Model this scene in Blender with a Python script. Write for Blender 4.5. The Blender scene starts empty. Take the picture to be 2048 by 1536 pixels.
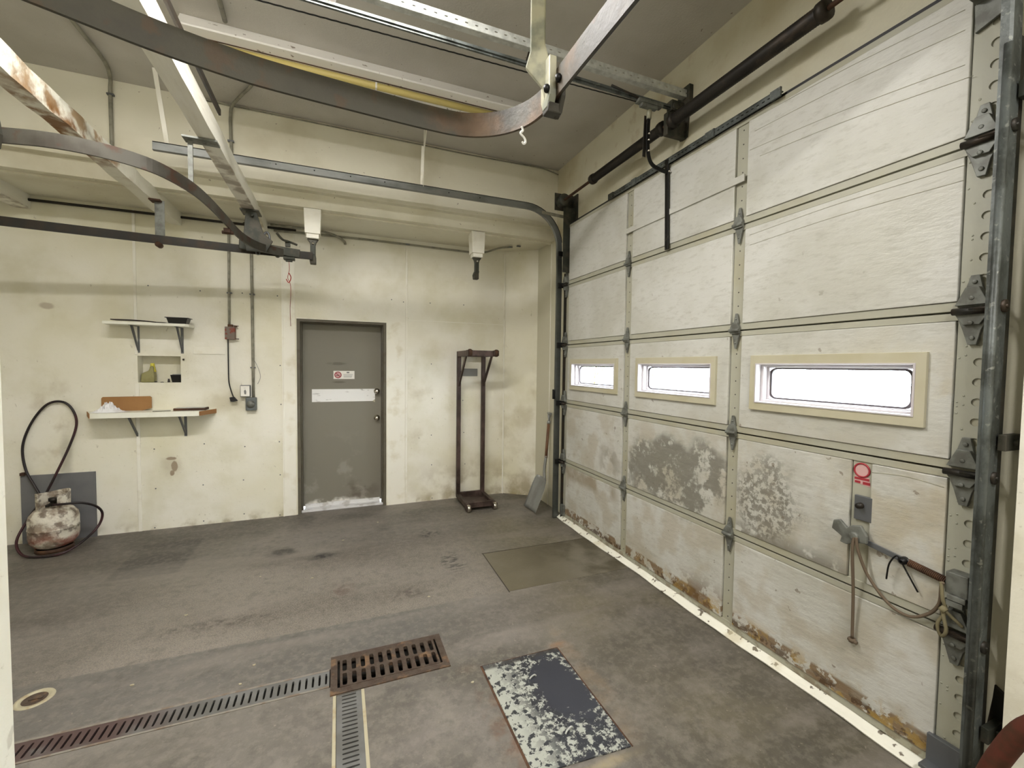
import bpy, math, random
from mathutils import Vector, Matrix
random.seed(7)
S = bpy.context.scene
COL = S.collection
PI = math.pi

# ------------------------------------------------------------------ camera
W_PX, F_PX = 2048.0, 860.4
yaw, pit, rol = 0.38312, -0.04126, 0.012378
cam = bpy.data.cameras.new('camera'); co = bpy.data.objects.new('camera', cam); COL.objects.link(co)
f_ = Vector((math.sin(yaw)*math.cos(pit), math.cos(yaw)*math.cos(pit), math.sin(pit)))
r0 = Vector((math.cos(yaw), -math.sin(yaw), 0)); u0 = r0.cross(f_)
r_ = r0*math.cos(rol) + u0*math.sin(rol); u_ = -r0*math.sin(rol) + u0*math.cos(rol)
co.matrix_world = Matrix(((r_.x, u_.x, -f_.x, 0), (r_.y, u_.y, -f_.y, 0), (r_.z, u_.z, -f_.z, 1.595), (0, 0, 0, 1)))
cam.sensor_fit = 'HORIZONTAL'; cam.sensor_width = 36.0; cam.lens = 36.0*F_PX/W_PX; cam.clip_start = 0.02; cam.clip_end = 200
S.camera = co

# ------------------------------------------------------------------ world, exposure, lights
wd = bpy.data.worlds.new('world'); S.world = wd; wd.use_nodes = True
nt = wd.node_tree; nt.nodes.clear()
bg = nt.nodes.new('ShaderNodeBackground'); bg.inputs[0].default_value = (0.84, 0.92, 1.0, 1); bg.inputs[1].default_value = 36.0
wo = nt.nodes.new('ShaderNodeOutputWorld'); nt.links.new(bg.outputs[0], wo.inputs[0])
S.view_settings.view_transform = 'Standard'; S.view_settings.look = 'None'
S.view_settings.exposure = 0.5; S.view_settings.gamma = 1.0
S.view_settings.use_curve_mapping = False
TUBE_POWER = 74.0      # watts of the lit ceiling fixture; the added rear fill scales from it
TUBE_COL = (1.0, 0.97, 0.945)

# ------------------------------------------------------------------ materials
def lin(c): return tuple(((v/12.92) if v <= .04045 else ((v+.055)/1.055)**2.4) for v in c)
def mat(name, col, rough=.6, metal=0.0, layers=(), bump=None, spec=.5, emit=None, srgb=True):
    m = bpy.data.materials.new(name); m.use_nodes = True
    t = m.node_tree; N = t.nodes; L = t.links; b = N['Principled BSDF']
    c0 = lin(col) if srgb else col
    b.inputs['Roughness'].default_value = rough; b.inputs['Metallic'].default_value = metal
    b.inputs['Specular IOR Level'].default_value = spec
    b.inputs['Base Color'].default_value = (*c0, 1)
    if emit:
        b.inputs['Emission Color'].default_value = (*emit[0], 1); b.inputs['Emission Strength'].default_value = emit[1]
    if not layers and not bump: return m
    tc = N.new('ShaderNodeTexCoord'); sep = N.new('ShaderNodeSeparateXYZ'); L.new(tc.outputs['Object'], sep.inputs[0])
    def maprange(src, a, c, lo=0.0, hi=1.0, smooth=True):
        n = N.new('ShaderNodeMapRange'); n.interpolation_type = 'SMOOTHSTEP' if smooth else 'LINEAR'
        n.inputs['From Min'].default_value = a; n.inputs['From Max'].default_value = c
        n.inputs['To Min'].default_value = lo; n.inputs['To Max'].default_value = hi
        L.new(src, n.inputs['Value']); return n.outputs[0]
    def mul(a, c):
        n = N.new('ShaderNodeMath'); n.operation = 'MULTIPLY'; L.new(a, n.inputs[0])
        if isinstance(c, float): n.inputs[1].default_value = c
        else: L.new(c, n.inputs[1])
        return n.outputs[0]
    def noise(scale, detail, vec, off, ro=.55, kind='noise'):
        mp = N.new('ShaderNodeMapping'); L.new(tc.outputs['Object'], mp.inputs[0])
        mp.inputs['Scale'].default_value = vec; mp.inputs['Location'].default_value = (off, off*.7, off*.3)
        if kind == 'voronoi':
            n = N.new('ShaderNodeTexVoronoi'); n.inputs['Scale'].default_value = scale; L.new(mp.outputs[0], n.inputs['Vector']); return n.outputs['Distance']
        n = N.new('ShaderNodeTexNoise'); n.inputs['Scale'].default_value = scale; n.inputs['Detail'].default_value = detail
        n.inputs['Roughness'].default_value = ro; L.new(mp.outputs[0], n.inputs['Vector']); return n.outputs[0]
    cur = None
    rgb = N.new('ShaderNodeRGB'); rgb.outputs[0].default_value = (*c0, 1); cur = rgb.outputs[0]
    for i, d in enumerate(layers):
        fac = None
        if 'scale' in d:
            n = noise(d['scale'], d.get('detail', 4), d.get('vec', (1, 1, 1)), d.get('off', i*7.3), d.get('nr', .55), d.get('kind', 'noise'))
            fac = maprange(n, d.get('lo', .45), d.get('hi', .6))
        for (ax, a, c) in d.get('ramp', ()):       # rises from 0 at a to 1 at c
            r = maprange(sep.outputs['XYZ'.index(ax)], a, c) if a < c else maprange(sep.outputs['XYZ'.index(ax)], c, a, 1.0, 0.0)
            fac = r if fac is None else mul(fac, r)
        if 'blob' in d:                              # (cx,cy,cz, rx,ry,rz, soft)
            cx, cy, cz, rx, ry, rz, soft = d['blob']
            mp = N.new('ShaderNodeMapping'); L.new(tc.outputs['Object'], mp.inputs[0])
            mp.inputs['Location'].default_value = (-cx/rx, -cy/ry, -cz/rz); mp.inputs['Scale'].default_value = (1/rx, 1/ry, 1/rz)
            ln = N.new('ShaderNodeVectorMath'); ln.operation = 'LENGTH'; L.new(mp.outputs[0], ln.inputs[0])
            dist = ln.outputs['Value']
            wn = noise(d.get('wobs', 9.0), 4, (1, 1, 1), i*3.1)
            ad = N.new('ShaderNodeMath'); ad.operation = 'MULTIPLY_ADD'; L.new(wn, ad.inputs[0]); ad.inputs[1].default_value = d.get('wob', .9); L.new(dist, ad.inputs[2])
            h = d.get('wob', .9)*.5
            r = maprange(ad.outputs[0], 1-soft+h, 1+h, 1.0, 0.0)
            fac = r if fac is None else mul(fac, r)
        if d.get('amt', 1.0) != 1.0: fac = mul(fac, float(d['amt']))
        mx = N.new('ShaderNodeMix'); mx.data_type = 'RGBA'
        L.new(fac, mx.inputs[0]); L.new(cur, mx.inputs[6]); mx.inputs[7].default_value = (*lin(d['col']), 1); cur = mx.outputs[2]
    L.new(cur, b.inputs['Base Color'])
    if bump:
        n = noise(bump[0], bump[3] if len(bump) > 3 else 4, bump[2] if len(bump) > 2 else (1, 1, 1), 3.3, .6)
        bp = N.new('ShaderNodeBump'); bp.inputs['Strength'].default_value = bump[1]; bp.inputs['Distance'].default_value = .01
        L.new(n, bp.inputs['Height']); L.new(bp.outputs[0], b.inputs['Normal'])
    return m

CREAM = (.925, .915, .865)
dirt = dict(scale=2.2, detail=6, lo=.42, hi=.72, col=(.80, .78, .66), amt=.6)
M = {}
M['wall'] = mat('wall_paint', CREAM, .55, layers=[
    dirt, dict(scale=.7, detail=3, lo=.4, hi=.7, col=(.86, .84, .72), amt=.6),
    dict(scale=2.6, detail=6, lo=.5, hi=.72, col=(.62, .57, .38), ramp=[('Z', 2.3, 1.2), ('X', -.2, 1.0)], amt=.42),
    dict(scale=3.5, detail=8, lo=.40, hi=.62, col=(.56, .50, .33), ramp=[('Z', .62, .05), ('X', .6, 1.3)], amt=.75),
    dict(scale=5, detail=6, lo=.45, hi=.62, col=(.60, .55, .40), ramp=[('Z', .12, .0)], amt=.7),
    dict(scale=3, detail=5, lo=.45, hi=.6, col=(.66, .61, .48), blob=(-2.33, 5, 1.0, .22, 1, .55, .7), amt=.55),
    dict(scale=30, detail=9, nr=.75, vec=(1, 1, 1.4), lo=.60, hi=.70, col=(.58, .54, .43), ramp=[('Z', 2.4, 1.0)], amt=.45),
    dict(col=(.55, .53, .45), blob=(-2.25, 5, .75, .06, 1, .32, .7), amt=.4),
    dict(col=(.62, .56, .48), blob=(-2.35, 5, 2.07, .06, 1, .035, .5), amt=.6),
    dict(col=(.55, .46, .38), blob=(-1.465, 5, .60, .028, 1, .055, .3), wob=.8, wobs=16, amt=.9), dict(col=(.55, .46, .38), blob=(-1.49, 5, .672, .05, 1, .018, .3), wob=.8, wobs=16, amt=.9), dict(col=(.55, .46, .38), blob=(-1.485, 5, .53, .02, 1, .03, .3), wob=.8, wobs=16, amt=.9),
    dict(col=(.66, .62, .52), blob=(-1.48, 5, .60, .12, 1, .14, .8), amt=.4),
    dict(col=(.68, .64, .50), blob=(-1.05, 5, 1.2, .25, 1, .16, .8), amt=.45),
    dict(scale=22, detail=3, lo=.70, hi=.74, col=(.55, .50, .40), vec=(1, 1, .6), amt=.35)],
    bump=(35, .12))
M['batten'] = mat('batten_paint', (.93, .92, .87), .5, layers=[dict(scale=6, lo=.5, hi=.75, col=(.78, .74, .60), amt=.5)])
M['beam'] = mat('beam_paint', (.89, .875, .80), .5, layers=[dict(scale=1.5, detail=5, lo=.45, hi=.75, col=(.76, .73, .62), amt=.6),
    dict(scale=28, detail=2, lo=.72, hi=.75, col=(.45, .38, .3), amt=.6)], bump=(25, .1))
M['ceil'] = mat('ceiling_paint', (.76, .745, .71), .8, layers=[dict(scale=1.2, detail=5, lo=.4, hi=.7, col=(.66, .645, .60), amt=.6),
    dict(scale=30, detail=2, lo=.73, hi=.76, col=(.42, .35, .3), amt=.7)], bump=(70, .22))
M['header'] = mat('header_paint', (.80, .785, .70), .6, layers=[dict(scale=1.6, detail=6, lo=.42, hi=.68, col=(.70, .655, .52), ramp=[('Z', 2.9, 3.05)], amt=.7),
    dict(scale=6, detail=5, lo=.55, hi=.7, col=(.66, .60, .48), ramp=[('Z', 3.0, 3.6)], amt=.5),
    dict(scale=4, detail=6, lo=.45, hi=.65, col=(.70, .66, .54), ramp=[('Z', .7, .1)], amt=.6)], bump=(14, .25))
M['timber'] = mat('timber_white', (.90, .89, .84), .6, layers=[dict(scale=7, detail=5, lo=.42, hi=.58, col=(.50, .43, .35), ramp=[('Y', 2.95, 3.2), ('Z', 2.90, 2.886)], amt=.7), dict(scale=3, detail=5, vec=(3, .4, 3), lo=.5, hi=.7, col=(.76, .72, .62), amt=.6)], bump=(12, .3, (4, .5, 4)))
M['timber_rust'] = mat('timber_stained', (.90, .89, .83), .7, layers=[
    dict(scale=6, detail=6, vec=(1, 1, 1), lo=.48, hi=.6, col=(.62, .50, .34), ramp=[('Y', 4.2, 3.4), ('Y', 2.3, 2.9)], amt=.9),
    dict(scale=9, detail=6, lo=.42, hi=.6, col=(.50, .34, .16), ramp=[('Z', 2.98, 2.90), ('Y', 3.9, 3.5), ('Y', 2.6, 3.0)], amt=.95)], bump=(20, .7))
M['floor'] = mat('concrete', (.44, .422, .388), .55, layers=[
    dict(scale=.8, detail=5, lo=.35, hi=.7, col=(.37, .35, .325), amt=.8),
    dict(scale=.9, detail=6, lo=.42, hi=.62, col=(.50, .475, .45), off=21, amt=.6),
    dict(scale=1.3, detail=6, vec=(.5, 1.6, 1), lo=.45, hi=.68, col=(.31, .29, .265), off=51, amt=.7),
    dict(scale=130, detail=6, lo=.42, hi=.60, col=(.56, .525, .47), ramp=[('Y', 2.77, 2.79), ('Y', 4.3, 3.5), ('X', 1.12, 1.09), ('X', -1.9, -1.0)], amt=.6),
    dict(scale=150, detail=5, lo=.52, hi=.66, col=(.30, .275, .25), off=9, ramp=[('Y', 2.77, 2.79), ('Y', 4.3, 3.5), ('X', 1.12, 1.09)], amt=.7),
    dict(col=(.36, .35, .33), ramp=[('Y', 2.36, 2.39), ('Y', 2.785, 2.772), ('X', .9, .3)], amt=.8),
    dict(scale=1.1, detail=5, lo=.3, hi=.6, col=(.43, .405, .325), ramp=[('X', .9, 1.6)], amt=.75),
    dict(scale=3, detail=5, lo=.42, hi=.6, col=(.27, .25, .18), ramp=[('X', 1.2, 1.9), ('Y', 5, 3.2)], amt=.55),
    dict(col=(.24, .23, .22), ramp=[('X', -1.60, -1.57), ('X', -1.12, -1.16), ('Y', 3.90, 3.93), ('Y', 4.62, 4.58)], scale=2, lo=.2, hi=.5, amt=.7),
    dict(col=(.17, .16, .15), blob=(-.45, 4.02, 0, .16, .12, 1, .7), amt=.8),
    dict(col=(.13, .13, .13), blob=(-.14, 3.83, 0, .18, .09, 1, .9), amt=.95),
    dict(col=(.17, .16, .15), blob=(.40, 4.30, 0, .12, .10, 1, .9), amt=.8),
    dict(scale=16, detail=3, lo=.45, hi=.55, col=(.16, .15, .14), blob=(.80, 4.0, 0, .15, .18, 1, .8), amt=.9),
    dict(scale=26, detail=2, vec=(.6, 1.6, 1), lo=.48, hi=.56, col=(.16, .15, .14), blob=(.85, 3.35, 0, .11, .24, 1, .6), amt=.85),
    dict(scale=20, detail=3, lo=.45, hi=.6, col=(.27, .24, .22), blob=(-.7, 3.05, 0, .5, .08, 1, .8), amt=.8),
    dict(scale=14, detail=3, lo=.42, hi=.6, col=(.27, .235, .21), blob=(.42, 3.0, 0, .30, .12, 1, .9), amt=.8),
    dict(scale=12, detail=3, lo=.45, hi=.6, col=(.32, .23, .20), blob=(.0, 3.2, 0, .16, .16, 1, .9), amt=.6),
    dict(col=(.27, .26, .245), blob=(.25, 2.08, 0, .14, .10, 1, .8), amt=.7),
    dict(scale=10, detail=4, lo=.4, hi=.6, col=(.42, .31, .23), blob=(.66, 1.75, 0, .07, .5, 1, .7), amt=.8),
    dict(scale=7, detail=4, lo=.3, hi=.6, col=(.58, .50, .40), blob=(1.18, 1.8, 0, .10, .55, 1, .6), amt=.75),
    dict(col=(.60, .44, .30), blob=(1.15, 2.13, 0, .08, .04, 1, .8), amt=.7),
    dict(col=(.52, .42, .34), blob=(.62, 2.12, 0, .08, .05, 1, .8), amt=.7),
    dict(col=(.62, .57, .45), blob=(1.0, 1.40, 0, .25, .035, 1, .8), amt=.8),
    dict(scale=3, detail=4, lo=.42, hi=.58, col=(.23, .22, .18), ramp=[('Y', 4.2, 5.0)], amt=.6),
    dict(scale=2.2, detail=6, lo=.25, hi=.65, col=(.315, .30, .265), ramp=[('Y', 2.26, 2.12)], amt=.8),  # near floor darkened: dirt plus the weaker light there, put into the colour
    dict(scale=5, detail=7, nr=.65, lo=.5, hi=.62, col=(.47, .45, .41), off=61, ramp=[('Y', 2.26, 2.12)], amt=.5),
    dict(scale=45, detail=2, lo=.72, hi=.75, col=(.58, .55, .49), amt=.6),
    dict(scale=24, detail=9, nr=.72, lo=.46, hi=.60, col=(.53, .505, .465), off=91, amt=.30),
    dict(scale=17, detail=9, nr=.72, lo=.50, hi=.64, col=(.28, .265, .24), off=13, amt=.35),
    dict(scale=1.6, detail=5, vec=(.35, 2.4, 1), lo=.5, hi=.66, col=(.50, .475, .44), off=77, amt=.45)],
    bump=(55, .25))
M['patch'] = mat('concrete_patch', (.45, .43, .375), .5, layers=[
    dict(scale=1.2, detail=5, lo=.3, hi=.6, col=(.37, .345, .27), amt=.85),
    dict(scale=3, detail=5, lo=.45, hi=.62, col=(.28, .255, .19), ramp=[('X', 1.2, 1.9)], amt=.8)], bump=(40, .2))
M['joint'] = mat('floor_joint', (.22, .20, .17), .9)
M['foam'] = mat('foam_board', (.785, .785, .76), .42, layers=[
    dict(scale=1.6, detail=6, lo=.42, hi=.7, col=(.69, .685, .635), amt=.7),
    dict(scale=3.2, detail=6, lo=.5, hi=.66, col=(.70, .64, .48), ramp=[('Z', 1.9, 1.5), ('Y', 1.6, .9)], amt=.45),
    dict(scale=4, detail=6, lo=.45, hi=.6, col=(.65, .61, .52), ramp=[('Z', 1.5, 1.0)], amt=.5),
    dict(scale=9, detail=8, nr=.7, lo=.42, hi=.52, col=(.47, .46, .42), blob=(2.16, 2.33, .86, 1, .60, .31, .35), wob=1.0, wobs=5, amt=.9),
    dict(scale=30, detail=5, nr=.7, lo=.44, hi=.54, col=(.43, .415, .37), blob=(2.16, 1.64, .86, 1, .26, .30, .6), wob=1.2, wobs=6, amt=.8),
    dict(scale=14, detail=6, lo=.40, hi=.52, col=(.43, .41, .36), ramp=[('Z', .76, .64), ('Z', .60, .63), ('Y', 1.1, 1.3), ('Y', 1.9, 1.8)], amt=.8),
    dict(scale=6, detail=6, lo=.42, hi=.56, col=(.53, .50, .44), blob=(2.16, 3.1, .78, 1, .2, .2, .6), amt=.6),
    dict(col=(.56, .50, .40), scale=5, lo=.35, hi=.6, ramp=[('Z', .42, .50), ('Z', .60, .59), ('Y', 2.93, 3.05)], amt=.7),
    dict(scale=9, detail=9, nr=.72, lo=.475, hi=.49, col=(.46, .35, .20), ramp=[('Z', .16, .14)], amt=.85), dict(scale=9, detail=9, nr=.72, lo=.505, hi=.52, col=(.30, .21, .12), ramp=[('Z', .13, .10)], amt=.85),
    dict(scale=9, detail=6, nr=.65, lo=.50, hi=.54, col=(.66, .54, .27), off=31, ramp=[('Z', .22, .05), ('Y', 3.2, 1.9)], amt=.9),
    dict(scale=14, detail=6, lo=.46, hi=.52, col=(.40, .29, .15), ramp=[('Z', .30, .10), ('Y', 2.45, 2.05), ('Y', 1.85, 1.95)], amt=.9),
    dict(scale=18, detail=3, lo=.70, hi=.73, col=(.42, .35, .27), ramp=[('Z', 2.8, 1.2)], amt=.6),
    dict(scale=26, detail=8, nr=.7, vec=(1, .5, 1.6), lo=.50, hi=.66, col=(.62, .61, .56), amt=.35)],
    bump=(22, .28, (1, .6, 1.8), 8))
M['skin'] = mat('door_steel_paint', (.66, .655, .59), .5, layers=[dict(scale=4, detail=5, lo=.45, hi=.68, col=(.64, .62, .52), amt=.6),
    dict(scale=12, detail=5, lo=.48, hi=.56, col=(.40, .30, .18), ramp=[('Z', .10, .02)], amt=.7)])
M['stile'] = mat('door_stile_paint', (.66, .66, .60), .5, layers=[dict(scale=3, detail=5, lo=.45, hi=.7, col=(.64, .63, .54), amt=.6)])
M['tan'] = mat('tan_trim', (.73, .71, .615), .5, layers=[dict(scale=3, detail=4, lo=.45, hi=.7, col=(.68, .65, .52), amt=.6)])
M['white'] = mat('white_vinyl', (.78, .76, .77), .4, layers=[dict(scale=4, lo=.5, hi=.8, col=(.82, .80, .78), amt=.5)])
M['gasket'] = mat('gasket_rubber', (.28, .25, .26), .5)
M['hinge'] = mat('hinge_steel', (.47, .48, .455), .5, .25, layers=[dict(scale=18, detail=4, lo=.4, hi=.65, col=(.33, .33, .30), amt=.8)])
M['track'] = mat('track_steel', (.36, .38, .37), .45, .3, layers=[dict(scale=9, detail=7, vec=(1, 1, .6), nr=.65, lo=.42, hi=.62, col=(.20, .21, .19), amt=.85), dict(scale=40, detail=3, lo=.62, hi=.68, col=(.52, .53, .50), amt=.6)], bump=(50, .2))
M['track_light'] = mat('track_galvanised', (.56, .57, .56), .33, .55, layers=[dict(scale=6, detail=5, vec=(.5, 1, 1), lo=.4, hi=.7, col=(.38, .39, .38), amt=.8), dict(col=(.22, .23, .21), ramp=[('Z', 3.08, 2.6)], amt=.75)])  # lower, vertical run darkened in colour, standing in for dimmer light on it
M['galv'] = mat('galvanised_steel', (.80, .81, .79), .38, .25, layers=[dict(scale=25, detail=4, lo=.35, hi=.7, col=(.62, .63, .61), amt=.7)], bump=(60, .2))
M['darksteel'] = mat('dark_steel', (.17, .165, .15), .5, .5, layers=[dict(scale=10, detail=5, lo=.4, hi=.7, col=(.25, .20, .15), amt=.7)])
M['black'] = mat('black_metal', (.06, .06, .06), .45, .3, layers=[dict(scale=25, detail=4, lo=.6, hi=.72, col=(.30, .28, .25), amt=.6)])
M['springsteel'] = mat('spring_steel', (.135, .12, .105), .5, .3, layers=[dict(scale=14, detail=5, vec=(1, .5, 1), lo=.52, hi=.66, col=(.27, .23, .19), amt=.7)])
M['rail'] = mat('rail_steel', (.25, .24, .20), .6, .2, layers=[dict(scale=5, detail=6, lo=.42, hi=.66, col=(.20, .19, .17), amt=.8),
    dict(scale=3.5, detail=6, lo=.45, hi=.62, col=(.40, .31, .22), ramp=[('X', .1, .5)], amt=.75),
    dict(scale=8, detail=5, lo=.56, hi=.64, col=(.30, .22, .14), amt=.5)], bump=(30, .2))
M['railgrey'] = mat('rail_grey', (.31, .30, .27), .5, .4, layers=[dict(scale=6, detail=5, lo=.42, hi=.66, col=(.22, .20, .17), amt=.8),
    dict(scale=9, detail=5, lo=.54, hi=.62, col=(.30, .18, .12), amt=.6)])
M['cast'] = mat('painted_casting', (.66, .65, .56), .45, .1, layers=[dict(scale=9, detail=5, lo=.42, hi=.62, col=(.40, .43, .40), amt=.7)])
M['castdark'] = mat('dark_casting', (.22, .23, .20), .5, .4, layers=[dict(scale=12, detail=5, lo=.42, hi=.62, col=(.33, .31, .27), amt=.7)])
M['rust'] = mat('rusty_steel', (.36, .25, .17), .8, .2, layers=[dict(scale=10, detail=5, lo=.4, hi=.6, col=(.22, .15, .11), amt=.8)], bump=(40, .3))
M['rack'] = mat('rack_steel', (.26, .21, .185), .5, .45, layers=[dict(scale=12, detail=5, vec=(1, 1, .4), lo=.42, hi=.66, col=(.40, .33, .31), amt=.7), dict(scale=6, lo=.5, hi=.7, col=(.15, .11, .09), amt=.8)])
M['chrome'] = mat('chrome', (.80, .78, .74), .18, 1.0)
M['doorpaint'] = mat('taupe_door_paint', (.49, .475, .425), .5, layers=[dict(scale=1.5, detail=4, lo=.4, hi=.7, col=(.48, .465, .415), amt=.7),
    dict(scale=5, detail=7, lo=.40, hi=.56, col=(.36, .32, .28), blob=(.18, 5.15, .16, .36, 1, .17, .8), amt=.75),
    dict(scale=5, detail=7, lo=.38, hi=.5, col=(.90, .89, .86), blob=(-.05, 5.15, .02, .38, 1, .10, .5), amt=.85),
    dict(scale=8, detail=3, lo=.3, hi=.5, col=(.36, .34, .29), blob=(-.02, 5.15, 1.60, .13, 1, .022, .6), wob=.5, amt=.7),
    dict(col=(.34, .32, .27), blob=(.0, 5.15, 1.395, .09, 1, .014, .6), wob=.7, amt=.7),
    dict(col=(.62, .61, .57), scale=5, lo=.55, hi=.7, ramp=[('Z', 1.0, .3)], amt=.5)])
M['jamb'] = mat('jamb_paint', (.36, .34, .285), .55, layers=[dict(scale=8, detail=5, lo=.5, hi=.65, col=(.30, .26, .19), amt=.6)])
M['sill'] = mat('threshold_metal', (.86, .86, .86), .4, .1, layers=[dict(scale=9, lo=.5, hi=.65, col=(.62, .6, .57), amt=.6)])
M['paper'] = mat('paper', (.92, .92, .91), .6, layers=[dict(scale=14, detail=4, vec=(.5, 1, 2), lo=.60, hi=.66, col=(.60, .59, .58), amt=.7)])
M['signwhite'] = mat('sign_white', (.93, .92, .89), .5)
M['red'] = mat('sign_red', (.62, .17, .21), .5)
M['pink'] = mat('sign_pink', (.80, .64, .63), .5)
M['ink'] = mat('ink_grey', (.50, .50, .49), .6)
M['inkdark'] = mat('ink_dark', (.22, .20, .20), .6)
M['shelf'] = mat('shelf_laminate', (.93, .93, .88), .45, layers=[dict(scale=6, lo=.5, hi=.75, col=(.82, .80, .72), amt=.5)])
M['mdf'] = mat('board_edge', (.60, .43, .26), .8)
M['bracket'] = mat('bracket_steel', (.42, .43, .44), .4, .5)
M['cardboard'] = mat('cardboard', (.61, .45, .27), .8, layers=[dict(scale=8, lo=.4, hi=.7, col=(.55, .39, .23), amt=.5)])
M['plastic_bag'] = mat('white_bag', (.90, .90, .91), .4)
M['blackplastic'] = mat('black_plastic', (.05, .05, .055), .35)
M['darkwood'] = mat('dark_cloth', (.14, .10, .09), .8)
M['yellow'] = mat('yellow_plastic', (.80, .76, .28), .45)
M['olive'] = mat('murky_plastic', (.58, .56, .38), .45, layers=[dict(scale=12, lo=.4, hi=.6, col=(.50, .48, .30), amt=.6)])
M['conduit'] = mat('conduit_paint', (.56, .55, .49), .45, .2, layers=[dict(scale=14, lo=.45, hi=.65, col=(.42, .41, .36), amt=.7)])
M['greybox'] = mat('grey_box', (.40, .42, .42), .5, .3)
M['redrust'] = mat('red_rust_box', (.47, .42, .38), .6, .1, layers=[dict(scale=22, detail=6, lo=.48, hi=.60, col=(.50, .20, .11), amt=.95)])
M['rubber'] = mat('black_rubber', (.07, .065, .07), .5)
M['hose'] = mat('dark_hose', (.10, .07, .08), .45, layers=[dict(scale=3, lo=.45, hi=.6, col=(.30, .11, .14), amt=.5)])
M['tank'] = mat('tank_paint', (.84, .82, .76), .55, layers=[
    dict(scale=9, detail=7, nr=.65, lo=.44, hi=.60, col=(.56, .50, .43), amt=.9),
    dict(scale=14, detail=5, lo=.50, hi=.58, col=(.38, .32, .27), amt=.7),
    dict(scale=9, detail=6, lo=.42, hi=.6, col=(.55, .24, .17), ramp=[('Z', .24, .04)], amt=.85)], bump=(40, .4))
M['board'] = mat('grey_board', (.44, .44, .44), .8, layers=[dict(scale=3, lo=.4, hi=.7, col=(.36, .37, .38), amt=.7)])
M['boardedge'] = mat('brown_board', (.36, .27, .20), .8)
M['cement_grey'] = mat('drain_grey', (.44, .44, .43), .5, .2, layers=[dict(scale=5, detail=5, lo=.42, hi=.6, col=(.36, .355, .335), amt=.7),
    dict(scale=5, detail=5, lo=.3, hi=.5, col=(.31, .23, .22), ramp=[('X', -.55, -.95)], amt=.9)])
M['drainside'] = mat('drain_channel', (.50, .48, .44), .6, layers=[dict(scale=14, detail=4, lo=.45, hi=.6, col=(.40, .30, .22), amt=.6)])
M['drainedge'] = mat('drain_edge', (.66, .63, .53), .5, layers=[dict(scale=14, lo=.5, hi=.65, col=(.6, .52, .38), amt=.6)])
M['iron'] = mat('cast_iron_rust', (.31, .265, .225), .7, .3, layers=[dict(scale=25, detail=5, lo=.42, hi=.6, col=(.27, .21, .17), amt=.8),
    dict(scale=9, detail=5, lo=.55, hi=.66, col=(.54, .42, .30), amt=.6)], bump=(90, .4))
M['void'] = mat('drain_void', (.05, .045, .04), .9)
M['hatch'] = mat('hatch_plate', (.64, .65, .61), .45, .05, layers=[
    dict(scale=30, detail=6, nr=.65, lo=.54, hi=.56, col=(.20, .21, .22), amt=1.0),
    dict(scale=26, detail=10, nr=.78, lo=.48, hi=.50, col=(.17, .175, .20), ramp=[('X', .71, .90)], amt=1.0),
    dict(col=(.19, .195, .225), blob=(1.02, 1.83, 0, .13, .24, 1, .16), wob=1.6, wobs=20, amt=1.0),
    dict(col=(.20, .19, .19), ramp=[('Y', 2.06, 2.085)], scale=9, lo=.4, hi=.5, amt=.9)])
M['cordred'] = mat('red_cord', (.45, .20, .16), .7, layers=[dict(col=(.62, .18, .13), ramp=[('Z', 2.2, 2.3)])])
M['rope'] = mat('old_rope', (.40, .345, .28), .8)
M['rust_bright'] = mat('orange_rust', (.36, .17, .11), .8, .1, layers=[dict(scale=9, detail=5, lo=.4, hi=.6, col=(.27, .16, .08), amt=.85)])
M['spade'] = mat('galvanised_blade', (.60, .61, .60), .4, .45, layers=[dict(scale=7, detail=5, vec=(1, 1, .5), lo=.42, hi=.66, col=(.50, .50, .48), amt=.7)])
M['wood'] = mat('shovel_wood', (.46, .33, .23), .6, layers=[dict(scale=20, vec=(1, 1, .15), lo=.4, hi=.6, col=(.35, .24, .17), amt=.7)])
M['tubeoff'] = mat('yellowed_cover', (.83, .76, .48), .35)
M['fixwhite'] = mat('fixture_white', (.95, .94, .92), .4, layers=[dict(scale=16, detail=3, lo=.64, hi=.70, col=(.40, .30, .2), amt=.8)])
M['tubelit'] = mat('lit_tube', (1, 1, 1), .4, emit=(TUBE_COL, 20.0))
M['outbrick'] = mat('far_siding', (.75, .73, .72), .8, layers=[dict(scale=3, vec=(1, 1, 12), lo=.5, hi=.55, col=(.60, .58, .60), amt=.5)])
M['leaf'] = mat('leaf_green', (.55, .66, .25), .6, layers=[dict(scale=8, lo=.4, hi=.6, col=(.75, .78, .30), amt=.8)])
M['ground'] = mat('outside_ground', (.62, .61, .58), .9)
M['teal'] = mat('teal_paint', (.20, .60, .62), .5)
g = bpy.data.materials.new('window_glass'); g.use_nodes = True; t = g.node_tree; t.nodes.clear()
gl = t.nodes.new('ShaderNodeBsdfGlossy'); gl.inputs['Roughness'].default_value = .02
tr = t.nodes.new('ShaderNodeBsdfTransparent'); tr.inputs[0].default_value = (.93, .95, .96, 1)
fr = t.nodes.new('ShaderNodeLayerWeight'); fr.inputs[0].default_value = .12; mx = t.nodes.new('ShaderNodeMixShader'); ot = t.nodes.new('ShaderNodeOutputMaterial')
t.links.new(fr.outputs[1], mx.inputs[0]); t.links.new(tr.outputs[0], mx.inputs[1]); t.links.new(gl.outputs[0], mx.inputs[2]); t.links.new(mx.outputs[0], ot.inputs[0])
M['glass'] = g

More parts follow.
